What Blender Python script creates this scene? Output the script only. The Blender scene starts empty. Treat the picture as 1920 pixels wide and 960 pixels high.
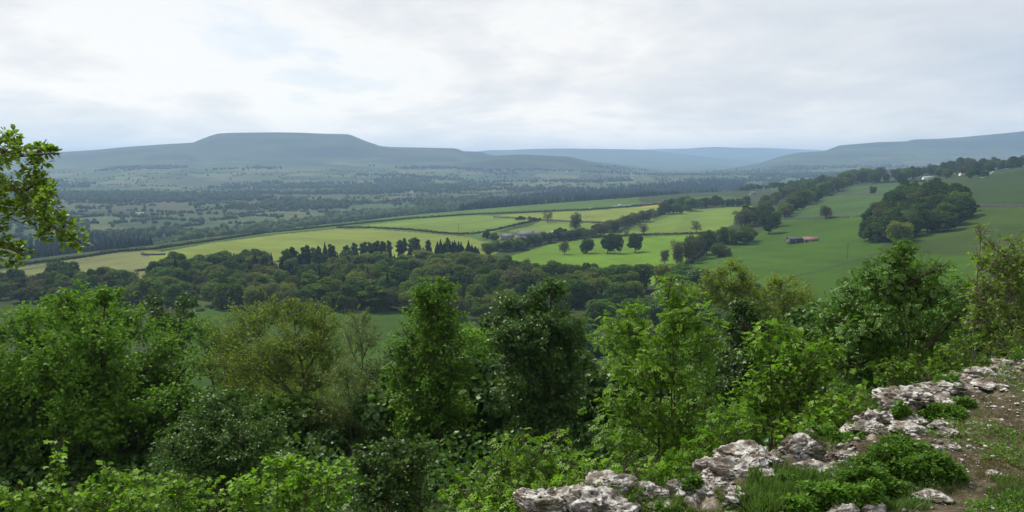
import bpy, bmesh, math, random
import numpy as np
from mathutils import Vector

# ------------------------------------------------------------------ camera, sky, sun, exposure
scene = bpy.context.scene
COL = scene.collection
FPX = 1507.0                       # focal length in pixels of the 1920 wide photograph
PITCH = math.atan(170.0 / FPX)     # horizon on row 310
CP, SP = math.cos(PITCH), math.sin(PITCH)
cam_d = bpy.data.cameras.new('camera')
cam = bpy.data.objects.new('camera', cam_d)
COL.objects.link(cam)
cam_d.sensor_width = 36.0
cam_d.lens = 36.0 * FPX / 1920.0
cam_d.clip_start = 0.1
cam_d.clip_end = 90000.0
cam.location = (0, 0, 0)
cam.rotation_euler = (math.radians(90) - PITCH, 0, 0)
scene.camera = cam

SUN_ELEV = math.radians(50)
SUN_AZ = math.radians(-38)         # from +Y (view direction) towards -X
scene.view_settings.view_transform = 'Standard'
scene.view_settings.look = 'None'
scene.view_settings.exposure = 0.10
scene.view_settings.gamma = 1.0
scene.render.use_motion_blur = False
scene.cycles.max_bounces = 6
scene.cycles.diffuse_bounces = 2
scene.cycles.transmission_bounces = 2
scene.cycles.volume_bounces = 0
scene.cycles.use_denoising = True
scene.cycles.caustics_reflective = False
scene.cycles.caustics_refractive = False

def N(nt, kind, **kw):
    n = nt.nodes.new(kind)
    for k, v in kw.items():
        setattr(n, k, v)
    return n
def mathn(nt, op, a, b=None, c=None, clamp=False):
    n = N(nt, 'ShaderNodeMath', operation=op, use_clamp=clamp)
    for i, v in enumerate((a, b, c)):
        if v is None: continue
        if isinstance(v, (int, float)): n.inputs[i].default_value = v
        else: nt.links.new(v, n.inputs[i])
    return n.outputs[0]
def mixc(nt, f, a, b, blend='MIX'):
    n = N(nt, 'ShaderNodeMix', data_type='RGBA', blend_type=blend)
    for i, v in ((0, f), (6, a), (7, b)):
        if isinstance(v, (int, float)): n.inputs[i].default_value = v
        elif isinstance(v, tuple): n.inputs[i].default_value = (*v, 1) if len(v) == 3 else v
        else: nt.links.new(v, n.inputs[i])
    return n.outputs[2]
def ramp(nt, f, stops):
    n = N(nt, 'ShaderNodeValToRGB')
    e = n.color_ramp.elements
    while len(e) < len(stops): e.new(0.5)
    for i, (p, c) in enumerate(stops):
        e[i].position = p
        e[i].color = (*c, 1) if len(c) == 3 else (c[0],) * 3 + (1,)
    nt.links.new(f, n.inputs[0])
    return n.outputs[0]

def build_world():
    w = bpy.data.worlds.new('World')
    scene.world = w
    w.use_nodes = True
    nt = w.node_tree
    nt.nodes.clear()
    out = N(nt, 'ShaderNodeOutputWorld')
    bg = N(nt, 'ShaderNodeBackground')
    bg.inputs[1].default_value = 0.1
    nt.links.new(bg.outputs[0], out.inputs[0])
    sky = N(nt, 'ShaderNodeTexSky')
    sky.sky_type = 'NISHITA'
    sky.sun_disc = False
    sky.sun_elevation = SUN_ELEV
    sky.sun_rotation = SUN_AZ
    sky.altitude = 250
    sky.air_density = 1.0
    sky.dust_density = 1.0
    tc = N(nt, 'ShaderNodeTexCoord')
    sep = N(nt, 'ShaderNodeSeparateXYZ')
    nt.links.new(tc.outputs['Generated'], sep.inputs[0])
    x, y, z = sep.outputs
    # cloud layer: the view direction meets a gently curved deck overhead
    zz = mathn(nt, 'ADD', mathn(nt, 'MAXIMUM', z, 0.0), 0.16)
    cx = mathn(nt, 'DIVIDE', x, zz)
    cy = mathn(nt, 'DIVIDE', y, zz)
    comb = N(nt, 'ShaderNodeCombineXYZ')
    nt.links.new(cx, comb.inputs[0]); nt.links.new(cy, comb.inputs[1])
    def noise(scale, detail, rough, off, sx=1.0, sy=1.0, dist=0.0):
        mp = N(nt, 'ShaderNodeMapping')
        mp.inputs['Location'].default_value = off
        mp.inputs['Scale'].default_value = (sx, sy, 1)
        nt.links.new(comb.outputs[0], mp.inputs[0])
        n = N(nt, 'ShaderNodeTexNoise')
        n.inputs['Scale'].default_value = scale
        n.inputs['Detail'].default_value = detail
        n.inputs['Roughness'].default_value = rough
        n.inputs['Distortion'].default_value = dist
        nt.links.new(mp.outputs[0], n.inputs['Vector'])
        return n.outputs[0]
    n1 = noise(0.75, 7, 0.55, (3.1, 7.4, 0), 1.0, 0.8, 0.6)
    n2 = noise(2.6, 7, 0.6, (11.0, 2.0, 0), 1.0, 0.9, 0.25)
    dens = mathn(nt, 'ADD', mathn(nt, 'MULTIPLY', n1, 0.72), mathn(nt, 'MULTIPLY', n2, 0.28))
    # thin places let the blue through, thick places are grey blue underneath
    cover = ramp(nt, dens, [(0.34, (0.62,)), (0.44, (0.96,)), (1.0, (1.0,))])
    white = ramp(nt, dens, [(0.28, (8.6, 9.0, 9.5)), (0.39, (9.9, 9.7, 9.35)), (0.46, (9.2, 9.1, 8.9)), (0.53, (8.0, 8.1, 8.2)), (0.66, (6.5, 6.85, 7.3))])
    # the deck thickens towards the right of the view (+X): broad field by azimuth
    az = mathn(nt, 'SUBTRACT', mathn(nt, 'MULTIPLY', x, 2.0), 0.30, None, True)
    bank = noise(0.42, 5, 0.55, (-2.2, 4.6, 0), 1.0, 0.8, 0.4)
    bankf = mathn(nt, 'MULTIPLY', az, ramp(nt, bank, [(0.38, (0.15,)), (0.60, (1.0,))]), None, True)
    low = ramp(nt, z, [(0.0, (1.42, 1.34, 1.22)), (0.10, (1.12, 1.09, 1.05)), (0.22, (1.0, 1.0, 1.0))])
    white = mixc(nt, 1.0, white, low, 'MULTIPLY')
    cloud = mixc(nt, bankf, white, (4.9, 5.7, 6.8))
    skyc = mixc(nt, cover, sky.outputs[0], cloud)
    nt.links.new(skyc, bg.inputs[0])
build_world()

sun_d = bpy.data.lights.new('sun', 'SUN')
sun_d.energy = 5.0
sun_d.angle = math.radians(0.6)
sun_d.color = (1.0, 0.94, 0.82)
sun = bpy.data.objects.new('sun', sun_d)
COL.objects.link(sun)
sdir = Vector((math.sin(SUN_AZ) * math.cos(SUN_ELEV), math.cos(SUN_AZ) * math.cos(SUN_ELEV), math.sin(SUN_ELEV)))
sun.rotation_euler = sdir.to_track_quat('Z', 'Y').to_euler()
sun.location = (-20, 20, 60)

# ------------------------------------------------------------------ helpers
rng = np.random.default_rng(7)
random.seed(7)

def ray(px, py):
    """horizontal slope a = x/Y and vertical slope s = z/Y of a pixel's ray"""
    u = (np.asarray(px, float) - 960) / FPX
    v = (480 - np.asarray(py, float)) / FPX
    d = CP + v * SP
    return u / d, (v * CP - SP) / d
def project(x, y, z):
    f = y * CP - z * SP
    v = (z * CP + y * SP) / f
    return 960 + FPX * x / f, 480 - FPX * v
def wpos(px, py, Y):
    a, s = ray(px, py)
    return np.array([a * Y, Y + 0 * a, s * Y])
def mpp(Y):                        # metres per photo pixel at distance Y
    return Y / FPX

def _h(ix, iy, iz):
    h = (ix * 374761393 + iy * 668265263 + iz * 2147483647) & 0xffffffff
    h = ((h ^ (h >> 13)) * 1274126177) & 0xffffffff
    return ((h ^ (h >> 16)) & 0xffff) / 65535.0
def vnoise(x, y, z=None):
    x = np.asarray(x, float); y = np.asarray(y, float)
    z = np.zeros_like(x) if z is None else np.asarray(z, float)
    xi, yi, zi = np.floor(x).astype(np.int64), np.floor(y).astype(np.int64), np.floor(z).astype(np.int64)
    fx, fy, fz = x - xi, y - yi, z - zi
    fx = fx * fx * (3 - 2 * fx); fy = fy * fy * (3 - 2 * fy); fz = fz * fz * (3 - 2 * fz)
    r = 0
    for dx in (0, 1):
        for dy in (0, 1):
            for dz in (0, 1):
                w = (fx if dx else 1 - fx) * (fy if dy else 1 - fy) * (fz if dz else 1 - fz)
                r = r + w * _h(xi + dx, yi + dy, zi + dz)
    return r
def fbm(x, y, z=None, oct=4, gain=0.5):
    r, a, t = 0, 1.0, 0
    z = np.zeros_like(np.asarray(x, float)) if z is None else np.asarray(z, float)
    x = np.asarray(x, float); y = np.asarray(y, float)
    for i in range(oct):
        r = r + a * vnoise(x + 17.3 * i, y + 5.7 * i, z + 9.1 * i); t += a
        a *= gain; x = x * 2.03; y = y * 2.03; z = z * 2.03
    return r / t

def tag(o, label=None, cat=None, group=None, kind=None):
    if label: o['label'] = label
    if cat: o['category'] = cat
    if group: o['group'] = group
    if kind: o['kind'] = kind
    return o
def empty(name, loc=(0, 0, 0), rz=0.0):
    o = bpy.data.objects.new(name, None)
    o.empty_display_size = 0.5
    o.location = loc; o.rotation_euler = (0, 0, rz)
    COL.objects.link(o)
    return o
def mesh_obj(name, v, faces, mats, parent=None, smooth=False, matidx=None, cols=None, loc=None):
    """v (n,3); faces: list of (m,k) int arrays"""
    me = bpy.data.meshes.new(name)
    v = np.asarray(v, np.float32)
    faces = [np.asarray(f, np.int32) for f in (faces if isinstance(faces, (list, tuple)) else [faces]) if len(f)]
    me.vertices.add(len(v)); me.vertices.foreach_set('co', v.ravel())
    tot = np.concatenate([np.full(len(f), f.shape[1], np.int32) for f in faces])
    idx = np.concatenate([f.ravel() for f in faces])
    me.loops.add(len(idx)); me.loops.foreach_set('vertex_index', idx)
    me.polygons.add(len(tot))
    me.polygons.foreach_set('loop_start', np.concatenate([[0], np.cumsum(tot)[:-1]]).astype(np.int32))
    me.polygons.foreach_set('loop_total', tot)
    for m in (mats if isinstance(mats, (list, tuple)) else [mats]): me.materials.append(m)
    if matidx is not None: me.polygons.foreach_set('material_index', np.asarray(matidx, np.int32))
    me.update(calc_edges=True)
    if cols is not None:
        ca = me.color_attributes.new('Col', 'FLOAT_COLOR', 'POINT')
        c4 = np.ones((len(v), 4), np.float32); c4[:, :3] = cols
        ca.data.foreach_set('color', c4.ravel())
    if smooth: me.polygons.foreach_set('use_smooth', np.ones(len(tot), bool))
    o = bpy.data.objects.new(name, me)
    COL.objects.link(o)
    if parent is not None: o.parent = parent
    if loc is not None: o.location = loc
    return o
def grid_faces(nr, nc):
    i = np.arange(nr - 1)[:, None] * nc + np.arange(nc - 1)[None, :]
    return np.stack([i, i + 1, i + nc + 1, i + nc], -1).reshape(-1, 4)
def inpoly(px, py, poly):
    r = np.zeros(px.shape, bool)
    n = len(poly)
    for i in range(n):
        x0, y0 = poly[i]; x1, y1 = poly[(i + 1) % n]
        if y0 == y1: continue
        c = ((y0 > py) != (y1 > py)) & (px < (x1 - x0) * (py - y0) / (y1 - y0) + x0)
        r ^= c
    return r

# ------------------------------------------------------------------ materials
def new_mat(name):
    m = bpy.data.materials.new(name); m.use_nodes = True
    nt = m.node_tree; nt.nodes.clear()
    return m, nt, N(nt, 'ShaderNodeOutputMaterial')
def principled(nt, out, rough=0.9, spec=0.2):
    b = N(nt, 'ShaderNodeBsdfPrincipled')
    b.inputs['Roughness'].default_value = rough
    b.inputs['Specular IOR Level'].default_value = spec
    nt.links.new(b.outputs[0], out.inputs[0])
    return b
def noise_node(nt, scale, detail=4, rough=0.5, coord='Object', dim='3D'):
    tc = N(nt, 'ShaderNodeTexCoord')
    n = N(nt, 'ShaderNodeTexNoise')
    n.inputs['Scale'].default_value = scale; n.inputs['Detail'].default_value = detail; n.inputs['Roughness'].default_value = rough
    nt.links.new(tc.outputs[coord], n.inputs['Vector'])
    return n.outputs[0]
def bump(nt, b, h, strength, dist):
    n = N(nt, 'ShaderNodeBump')
    n.inputs['Strength'].default_value = strength; n.inputs['Distance'].default_value = dist
    nt.links.new(h, n.inputs['Height']); nt.links.new(n.outputs[0], b.inputs['Normal'])

def mat_terrain(name, scales, amt):
    m, nt, out = new_mat(name)
    b = principled(nt, out, 1.0, 0.05)
    at = N(nt, 'ShaderNodeAttribute', attribute_name='Col')
    n1 = noise_node(nt, scales[0], 5, 0.6); n2 = noise_node(nt, scales[1], 4, 0.6)
    f = mathn(nt, 'ADD', mathn(nt, 'MULTIPLY', n1, 0.5), mathn(nt, 'MULTIPLY', n2, 0.5))
    v = ramp(nt, f, [(0.3, (1 - amt,)), (0.7, (1 + amt,))])
    c = mixc(nt, 1.0, at.outputs['Color'], v, 'MULTIPLY')
    nt.links.new(c, b.inputs['Base Color'])
    return m
def mat_leaf(name, c0, c1, trans=0.45, tcol=(1.1, 1.25, 0.55), gloss=0.06, rough=0.45, spread=0.35):
    """leaf: diffuse + translucent + a thin waxy sheen; tone differs leaf by leaf and tree by tree"""
    m, nt, out = new_mat(name)
    geo = N(nt, 'ShaderNodeNewGeometry')
    oi = N(nt, 'ShaderNodeObjectInfo')
    base = mixc(nt, geo.outputs['Random Per Island'], c0, c1)
    val = mathn(nt, 'ADD', mathn(nt, 'MULTIPLY', oi.outputs['Random'], spread), 1 - spread * 0.5)
    cv = N(nt, 'ShaderNodeVectorMath', operation='SCALE')
    nt.links.new(base, cv.inputs[0]); nt.links.new(val, cv.inputs['Scale'])
    d = N(nt, 'ShaderNodeBsdfDiffuse'); nt.links.new(cv.outputs[0], d.inputs[0])
    t = N(nt, 'ShaderNodeBsdfTranslucent')
    tc = mixc(nt, 1.0, cv.outputs[0], tcol, 'MULTIPLY'); nt.links.new(tc, t.inputs[0])
    mx = N(nt, 'ShaderNodeMixShader'); mx.inputs[0].default_value = trans
    nt.links.new(d.outputs[0], mx.inputs[1]); nt.links.new(t.outputs[0], mx.inputs[2])
    last = mx.outputs[0]
    if gloss > 0:
        g = N(nt, 'ShaderNodeBsdfGlossy'); g.inputs['Roughness'].default_value = rough
        g.inputs[0].default_value = (0.9, 0.95, 0.9, 1)
        mg = N(nt, 'ShaderNodeMixShader'); mg.inputs[0].default_value = gloss
        nt.links.new(last, mg.inputs[1]); nt.links.new(g.outputs[0], mg.inputs[2]); last = mg.outputs[0]
    nt.links.new(last, out.inputs[0])
    return m
def mat_simple(name, c, rough=0.8, var=0.25, scale=3.0, spec=0.3, bmp=0.0):
    m, nt, out = new_mat(name)
    b = principled(nt, out, rough, spec)
    n = noise_node(nt, scale, 6, 0.6)
    v = ramp(nt, n, [(0.3, (1 - var,)), (0.7, (1 + var,))])
    nt.links.new(mixc(nt, 1.0, c, v, 'MULTIPLY'), b.inputs['Base Color'])
    if bmp: bump(nt, b, n, bmp, 0.05)
    return m

M = {}
M['ground'] = mat_terrain('grassland', (0.012, 0.12), 0.16)
M['valley'] = mat_terrain('valley_grass', (0.002, 0.015), 0.18)
M['hill'] = mat_terrain('moorland', (0.0015, 0.010), 0.20)
M['bark'] = mat_simple('bark', (0.075, 0.06, 0.045), 0.95, 0.35, 8.0, 0.1)
M['bark_pale'] = mat_simple('pale_bark', (0.15, 0.135, 0.10), 0.9, 0.3, 8.0, 0.1)
M['bark_olive'] = mat_simple('olive_bark', (0.105, 0.115, 0.055), 0.9, 0.3, 8.0, 0.1)
M['lf_sycamore'] = mat_leaf('sycamore_leaf', (0.066, 0.155, 0.009), (0.120, 0.230, 0.014), 0.38, gloss=0.012, rough=0.5)
M['lf_dark'] = mat_leaf('dark_leaf', (0.036, 0.085, 0.014), (0.066, 0.13, 0.02), 0.38, gloss=0.02, rough=0.4, spread=0.35)
M['lf_deep'] = mat_leaf('blackish_leaf', (0.022, 0.05, 0.014), (0.04, 0.078, 0.018), 0.28, gloss=0.02, rough=0.4, spread=0.35)
M['lf_ash'] = mat_leaf('ash_leaf', (0.092, 0.200, 0.014), (0.165, 0.300, 0.022), 0.42, gloss=0.015, rough=0.5)
M['lf_elder'] = mat_leaf('elder_leaf', (0.105, 0.220, 0.016), (0.180, 0.320, 0.026), 0.42, gloss=0.018, rough=0.5)
M['lf_glossy'] = mat_leaf('glossy_leaf', (0.055, 0.140, 0.012), (0.110, 0.225, 0.016), 0.36, gloss=0.03, rough=0.42)
M['lf_olive'] = mat_leaf('young_olive_leaf', (0.125, 0.190, 0.016), (0.190, 0.265, 0.026), 0.5, gloss=0.01)
M['lf_yellow'] = mat_leaf('yellow_green_leaf', (0.110, 0.200, 0.016), (0.185, 0.290, 0.026), 0.5, gloss=0.015)
M['lf_brown'] = mat_leaf('bronze_leaf', (0.085, 0.070, 0.030), (0.115, 0.105, 0.040), 0.35, gloss=0.02)
M['lf_oak'] = mat_leaf('oak_leaf', (0.100, 0.175, 0.018), (0.180, 0.265, 0.030), 0.5, gloss=0.03)
M['lf_mid'] = mat_leaf('wood_leaf', (0.062, 0.106, 0.020), (0.108, 0.158, 0.032), 0.35, gloss=0.0, spread=0.6)
M['lf_slope'] = mat_leaf('slope_leaf', (0.045, 0.095, 0.014), (0.080, 0.145, 0.022), 0.4, gloss=0.01, spread=0.6)
M['lf_midlight'] = mat_leaf('light_wood_leaf', (0.095, 0.125, 0.03), (0.14, 0.17, 0.04), 0.35, gloss=0.0, rough=0.4, spread=0.5)
M['lf_middark'] = mat_leaf('sombre_wood_leaf', (0.034, 0.062, 0.018), (0.060, 0.094, 0.026), 0.2, gloss=0.0, rough=0.4, spread=0.5)
M['lf_midbrown'] = mat_leaf('budding_wood_leaf', (0.075, 0.082, 0.034), (0.105, 0.112, 0.044), 0.3, gloss=0.0, rough=0.4, spread=0.5)
M['needles'] = mat_leaf('conifer_needles', (0.012, 0.024, 0.014), (0.024, 0.040, 0.020), 0.1, gloss=0.0, spread=0.5)
M['far_tree'] = mat_leaf('far_wood_leaf', (0.032, 0.053, 0.020), (0.060, 0.083, 0.031), 0.15, gloss=0.0)
M['far_conifer'] = mat_leaf('far_conifer', (0.008, 0.017, 0.011), (0.020, 0.034, 0.018), 0.1, gloss=0.0)
M['hedge'] = mat_leaf('hedge_leaf', (0.020, 0.036, 0.016), (0.042, 0.058, 0.024), 0.2, gloss=0.0)
M['wallstone'] = mat_simple('field_wall_stone', (0.045, 0.048, 0.038), 0.95, 0.35, 0.8)

# ------------------------------------------------------------------ the lie of the land
PXC = np.array([-700, 0, 290, 500, 700, 900, 1190, 1400, 1600, 1800, 1920, 2500], float)
KN = {   # distance : height below the eye, knot by knot, one list per column of PXC
 'Y': [[3]*12,
       [25]*12,
       [60]*12,
       [130]*12,
       [260]*12,
       [400, 400, 410, 420, 430, 430, 430, 430, 430, 430, 430, 430],
       [500, 510, 560, 650, 700, 740, 760, 850, 800, 750, 700, 700],
       [620, 640, 760, 940, 1130, 1340, 1500, 1800, 1700, 1400, 1200, 1100],
       [850, 950, 1150, 1400, 1700, 2000, 2300, 2700, 2700, 2400, 2200, 2200],
       [4200]*12,
       [9000]*12,
       [60000]*12],
 'Z': [[-7]*12,
       [-13, -13, -12, -12, -12, -12, -11, -10, -9, -8, -8, -8],
       [-25, -25, -24, -24, -24, -24, -23, -20, -17, -15, -14, -14],
       [-47, -47, -47, -47, -47, -46, -43, -38, -32, -28, -26, -24],
       [-72, -72, -72, -72, -72, -71, -66, -59, -50, -41, -36, -28],
       [-76, -76, -76, -76, -76, -76, -73, -66, -60, -47, -40, -26],
       [-79, -78, -76, -77, -77, -76, -72, -59, -45, -28, -20, -8],
       [-81, -79.5, -77, -79, -78, -75, -61, -57, -32, -12, -2, 12],
       [-118, -118, -119, -117, -114, -108, -97, -92, -66, -48, -40, -36],
       [-84, -84, -84, -84, -82, -78, -66, -56, -40, -34, -34, -34],
       [-60, -60, -60, -60, -58, -52, -40, -30, -20, -16, -16, -16],
       [-60]*12]}
KY = np.array(KN['Y'], float); KZ = np.array(KN['Z'], float)
KA = (PXC - 960) / FPX / (CP + (480 - 400) / FPX * SP)
def land(x, y):
    x = np.asarray(x, float); y = np.asarray(y, float)
    shp = np.broadcast(x, y).shape
    y = np.maximum(np.broadcast_to(y, shp).ravel(), 1.0); x = np.broadcast_to(x, shp).ravel()
    a = x / y
    K = len(KY)
    L = np.stack([np.log(np.interp(a, KA, KY[k])) for k in range(K)], 1)
    Z = np.stack([np.interp(a, KA, KZ[k]) for k in range(K)], 1)
    h = np.diff(L, axis=1); d = np.diff(Z, axis=1) / h
    m = np.zeros_like(Z)
    m[:, 0] = d[:, 0]; m[:, -1] = d[:, -1]
    same = (d[:, 1:] * d[:, :-1]) > 0
    hm = 2 * d[:, 1:] * d[:, :-1] / np.where(same, d[:, 1:] + d[:, :-1], 1)
    m[:, 1:-1] = np.where(same, hm, 0)
    ly = np.clip(np.log(y), L[:, 0], L[:, -1])
    k = np.clip((ly[:, None] >= L).sum(1) - 1, 0, K - 2)
    r = np.arange(len(y))
    hh = h[r, k]; t = (ly - L[r, k]) / hh
    z0, z1, m0, m1 = Z[r, k], Z[r, k + 1], m[r, k], m[r, k + 1]
    z = (2*t**3 - 3*t**2 + 1)*z0 + (t**3 - 2*t**2 + t)*hh*m0 + (-2*t**3 + 3*t**2)*z1 + (t**3 - t**2)*hh*m1
    amp = np.clip((y - 30) / 600, 0, 1) * 1.6 + np.clip((y - 1300) / 3000, 0, 1) * 8
    z = z + amp * (fbm(x / 190.0 + 40, y / 190.0 + 3, oct=3) - 0.5)
    return z.reshape(shp)
_LY = np.exp(np.linspace(np.log(4.0), np.log(30000.0), 3000))
def ground_at(px, py, ymin=None):
    """where the ray of a pixel first meets the land"""
    a, s = ray(px, py)
    Y = _LY if ymin is None else _LY[_LY > ymin]
    z = land(a * Y, Y)
    hit = np.nonzero(s * Y <= z)[0]
    if not len(hit): return None
    Yh = Y[hit[0]]
    return np.array([a * Yh, Yh, float(land(a * Yh, Yh))])
def on_land(px, Y):
    a, _ = ray(px, 400)
    return np.array([a * Y, Y, float(land(a * Y, Y))])

C_PALE = (0.122, 0.158, 0.028); C_PALE2 = (0.092, 0.140, 0.022); C_STRIP = (0.050, 0.092, 0.018)
C_BRIGHT = (0.076, 0.140, 0.012); C_MID = (0.038, 0.080, 0.008); C_DEEP = (0.025, 0.046, 0.014); C_OLIVE = (0.110, 0.122, 0.045)
FIELDS = [
 (C_STRIP, [(-60, 515), (140, 487), (290, 466), (420, 446), (560, 425), (700, 405), (880, 385), (1000, 378), (1110, 369), (1200, 366), (1200, 386), (1100, 394), (960, 400), (860, 406), (740, 415), (620, 428), (480, 442), (290, 470), (100, 497), (-60, 520)]),
 (C_OLIVE, [(-60, 520), (60, 498), (220, 474), (300, 470), (300, 476), (160, 487), (40, 505), (-60, 530)]),
 (C_OLIVE, [(-60, 535), (40, 508), (150, 489), (240, 479), (300, 481), (290, 500), (272, 530), (100, 540), (-60, 560)]),
 (C_PALE, [(280, 477), (400, 455), (520, 440), (630, 429), (700, 430), (760, 434), (830, 440), (900, 446), (960, 452), (900, 500), (600, 500), (300, 520)]),
 (C_PALE2, [(640, 427), (760, 413), (880, 404), (930, 404), (1010, 411), (980, 420), (930, 434), (880, 440), (830, 438), (740, 431)]),
 (C_PALE, [(930, 403), (1000, 399), (1100, 395), (1200, 388), (1245, 386), (1230, 395), (1180, 402), (1155, 419), (1090, 418), (1020, 412)]),
 (C_STRIP, [(870, 441), (930, 435), (960, 437), (1000, 446), (960, 460), (900, 452)]),
 ((0.20, 0.18, 0.03), [(1190, 389), (1260, 380), (1300, 376), (1340, 375), (1310, 380), (1230, 388)]),
 (C_PALE2, [(950, 433), (990, 425), (1015, 414), (1100, 419), (1160, 420), (1160, 440), (1100, 440), (1000, 442)]),
 (C_PALE2, [(1150, 443), (1210, 414), (1250, 401), (1300, 393), (1412, 386), (1405, 400), (1380, 418), (1340, 438), (1240, 441)]),
 (C_BRIGHT, [(940, 485), (1040, 456), (1110, 447), (1340, 439), (1330, 455), (1290, 480), (1270, 530), (1170, 540), (1000, 500)]),
 (C_STRIP, [(1270, 377), (1300, 370), (1345, 367), (1400, 372), (1400, 380), (1340, 376)]),
 (C_MID, [(1200, 620), (1270, 520), (1340, 455), (1420, 440), (1465, 413), (1640, 406), (1660, 470), (1560, 500), (1480, 520), (1440, 560)]),
 ((0.034, 0.074, 0.006), [(1440, 600), (1480, 522), (1580, 498), (1660, 480), (1760, 470), (1900, 470), (1900, 620)]),
 ((0.042, 0.080, 0.020), [(1460, 413), (1500, 385), (1560, 366), (1690, 365), (1660, 395), (1640, 406)]),
 ((0.040, 0.074, 0.022), [(1555, 367), (1600, 350), (1740, 338), (1740, 365)]),
 (C_DEEP, [(1780, 390), (1790, 345), (1860, 320), (1960, 306), (2100, 300), (2100, 388)]),
 ((0.036, 0.062, 0.012), [(1640, 470), (1790, 389), (2100, 388), (2100, 480), (1800, 480)]),
 ((0.045, 0.072, 0.022), [(1400, 352), (1440, 340), (1520, 332), (1540, 345), (1470, 362), (1430, 352)]),
 ((0.030, 0.064, 0.008), [(330, 615), (340, 560), (440, 572), (600, 582), (760, 580), (880, 600), (860, 760), (330, 760)]),
 ((0.055, 0.085, 0.025), [(280, 545), (360, 548), (440, 570), (350, 580), (280, 560)]),
]

def sm(e0, e1, x):
    t = np.clip((x - e0) / (e1 - e0), 0, 1); return t * t * (3 - 2 * t)
def jit(c, n, k=0.0):
    return np.tile(np.array(c, float), (n, 1))

def bench():
    Y = np.concatenate([np.exp(np.linspace(math.log(2.0), math.log(60), 26))[:-1], np.exp(np.linspace(math.log(60), math.log(230), 40))[:-1], np.exp(np.linspace(math.log(230), math.log(2900), 270))])
    px = np.concatenate([np.linspace(-1500, -110, 30), np.arange(-100, 2021, 3.6), np.linspace(2030, 3400, 30)])
    a = (px - 960) / FPX / (CP + 80 / FPX * SP)
    A, YY = np.meshgrid(a, Y)
    X = A * YY
    Z = land(X, YY)
    P, Q = project(X, YY, Z)
    n = X.size
    col = np.empty((n, 3))
    base = np.array([0.030, 0.045, 0.015])
    t = fbm(X / 25, YY / 25, oct=4).ravel()[:, None]
    col[:] = base * (0.7 + 0.6 * t)
    P = P.ravel() + 0; Q = Q.ravel() + 0
    Yr = YY.ravel()
    edge = np.interp((X / YY).ravel(), KA, KY[7])
    W = (fbm(X / 60, YY / 60, oct=3).ravel() - 0.5)
    for c, poly in FIELDS:
        k = inpoly(P, Q, poly) & (Yr < edge * 1.12) & (Yr > 200)
        tt = fbm(X.ravel()[k] / 70 + 9, Yr[k] / 70, oct=4)[:, None]
        th = 0.5 + poly[0][0] * .013
        u = X.ravel()[k] * math.cos(th) + Yr[k] * math.sin(th)
        st = vnoise(u / 11, u * 0 + poly[0][1])[:, None]
        fine = fbm(X.ravel()[k] / 16, Yr[k] / 16, oct=3)[:, None]
        damp = sm(.50, .68, fbm(X.ravel()[k] / 120 + 31, Yr[k] / 90, oct=4))[:, None]
        cc = np.array(c) * (0.70 + 0.34 * tt + 0.20 * st + 0.26 * fine - .06)
        col[k] = cc * (1 - .28 * damp) + np.array(c)[[0, 1, 2]] * np.array([1.15, .95, .9]) * .12 * damp
    v = np.stack([X.ravel(), Yr, Z.ravel()], 1)
    o = mesh_obj('ground', v, grid_faces(*X.shape), M['ground'], smooth=True, cols=col)
    tag(o, 'green bench of fields and slope below the viewpoint', kind='structure')
def hash2(i, j, s=0):
    return _h(i.astype(np.int64) + 5000, j.astype(np.int64) + 5000, np.full(i.shape, s, np.int64))
def field_cells(X, Y, sx, sy, rot, warp=0.3, seed=0):
    """irregular parcels: returns a tone per parcel and the distance to its edge"""
    c, s = math.cos(rot), math.sin(rot)
    u = (X * c - Y * s) / sx; v = (X * s + Y * c) / sy
    u = u + warp * (fbm(X / (sx * 2.5) + seed, Y / (sx * 2.5), oct=2) - .5) * 2
    v = v + warp * (fbm(X / (sx * 2.5), Y / (sx * 2.5) + 7 + seed, oct=2) - .5) * 2
    j = np.floor(v)
    u = u + hash2(j, j * 0, 3 + seed) * 3.7
    w = 0.7 + 0.6 * hash2(j, j * 0, 5 + seed)
    u = u / w
    i = np.floor(u)
    e = np.minimum(np.minimum(u - i, 1 - (u - i)) * sx * w, np.minimum(v - j, 1 - (v - j)) * sy)
    return hash2(i, j, 11 + seed), hash2(i, j, 12 + seed), e
VAL_TONES = np.array([(0.085, 0.125, 0.050), (0.12, 0.155, 0.06), (0.16, 0.17, 0.075), (0.065, 0.105, 0.045), (0.10, 0.16, 0.05), (0.14, 0.12, 0.075), (0.055, 0.08, 0.04)])
def parcel_colour(X, Y):
    t, t2, e = field_cells(X, Y, 210, 170, 0.35)
    c = VAL_TONES[(t * 6.99).astype(int)] * (0.46 + 0.22 * t2)[:, None]
    w = 4 + np.maximum(Y - 2000, 0) / 900
    edge = np.clip(1 - e / (w * 2), 0, 1)[:, None]
    c = c * (1 - edge) + np.array([0.022, 0.036, 0.020]) * edge
    return c
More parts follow.
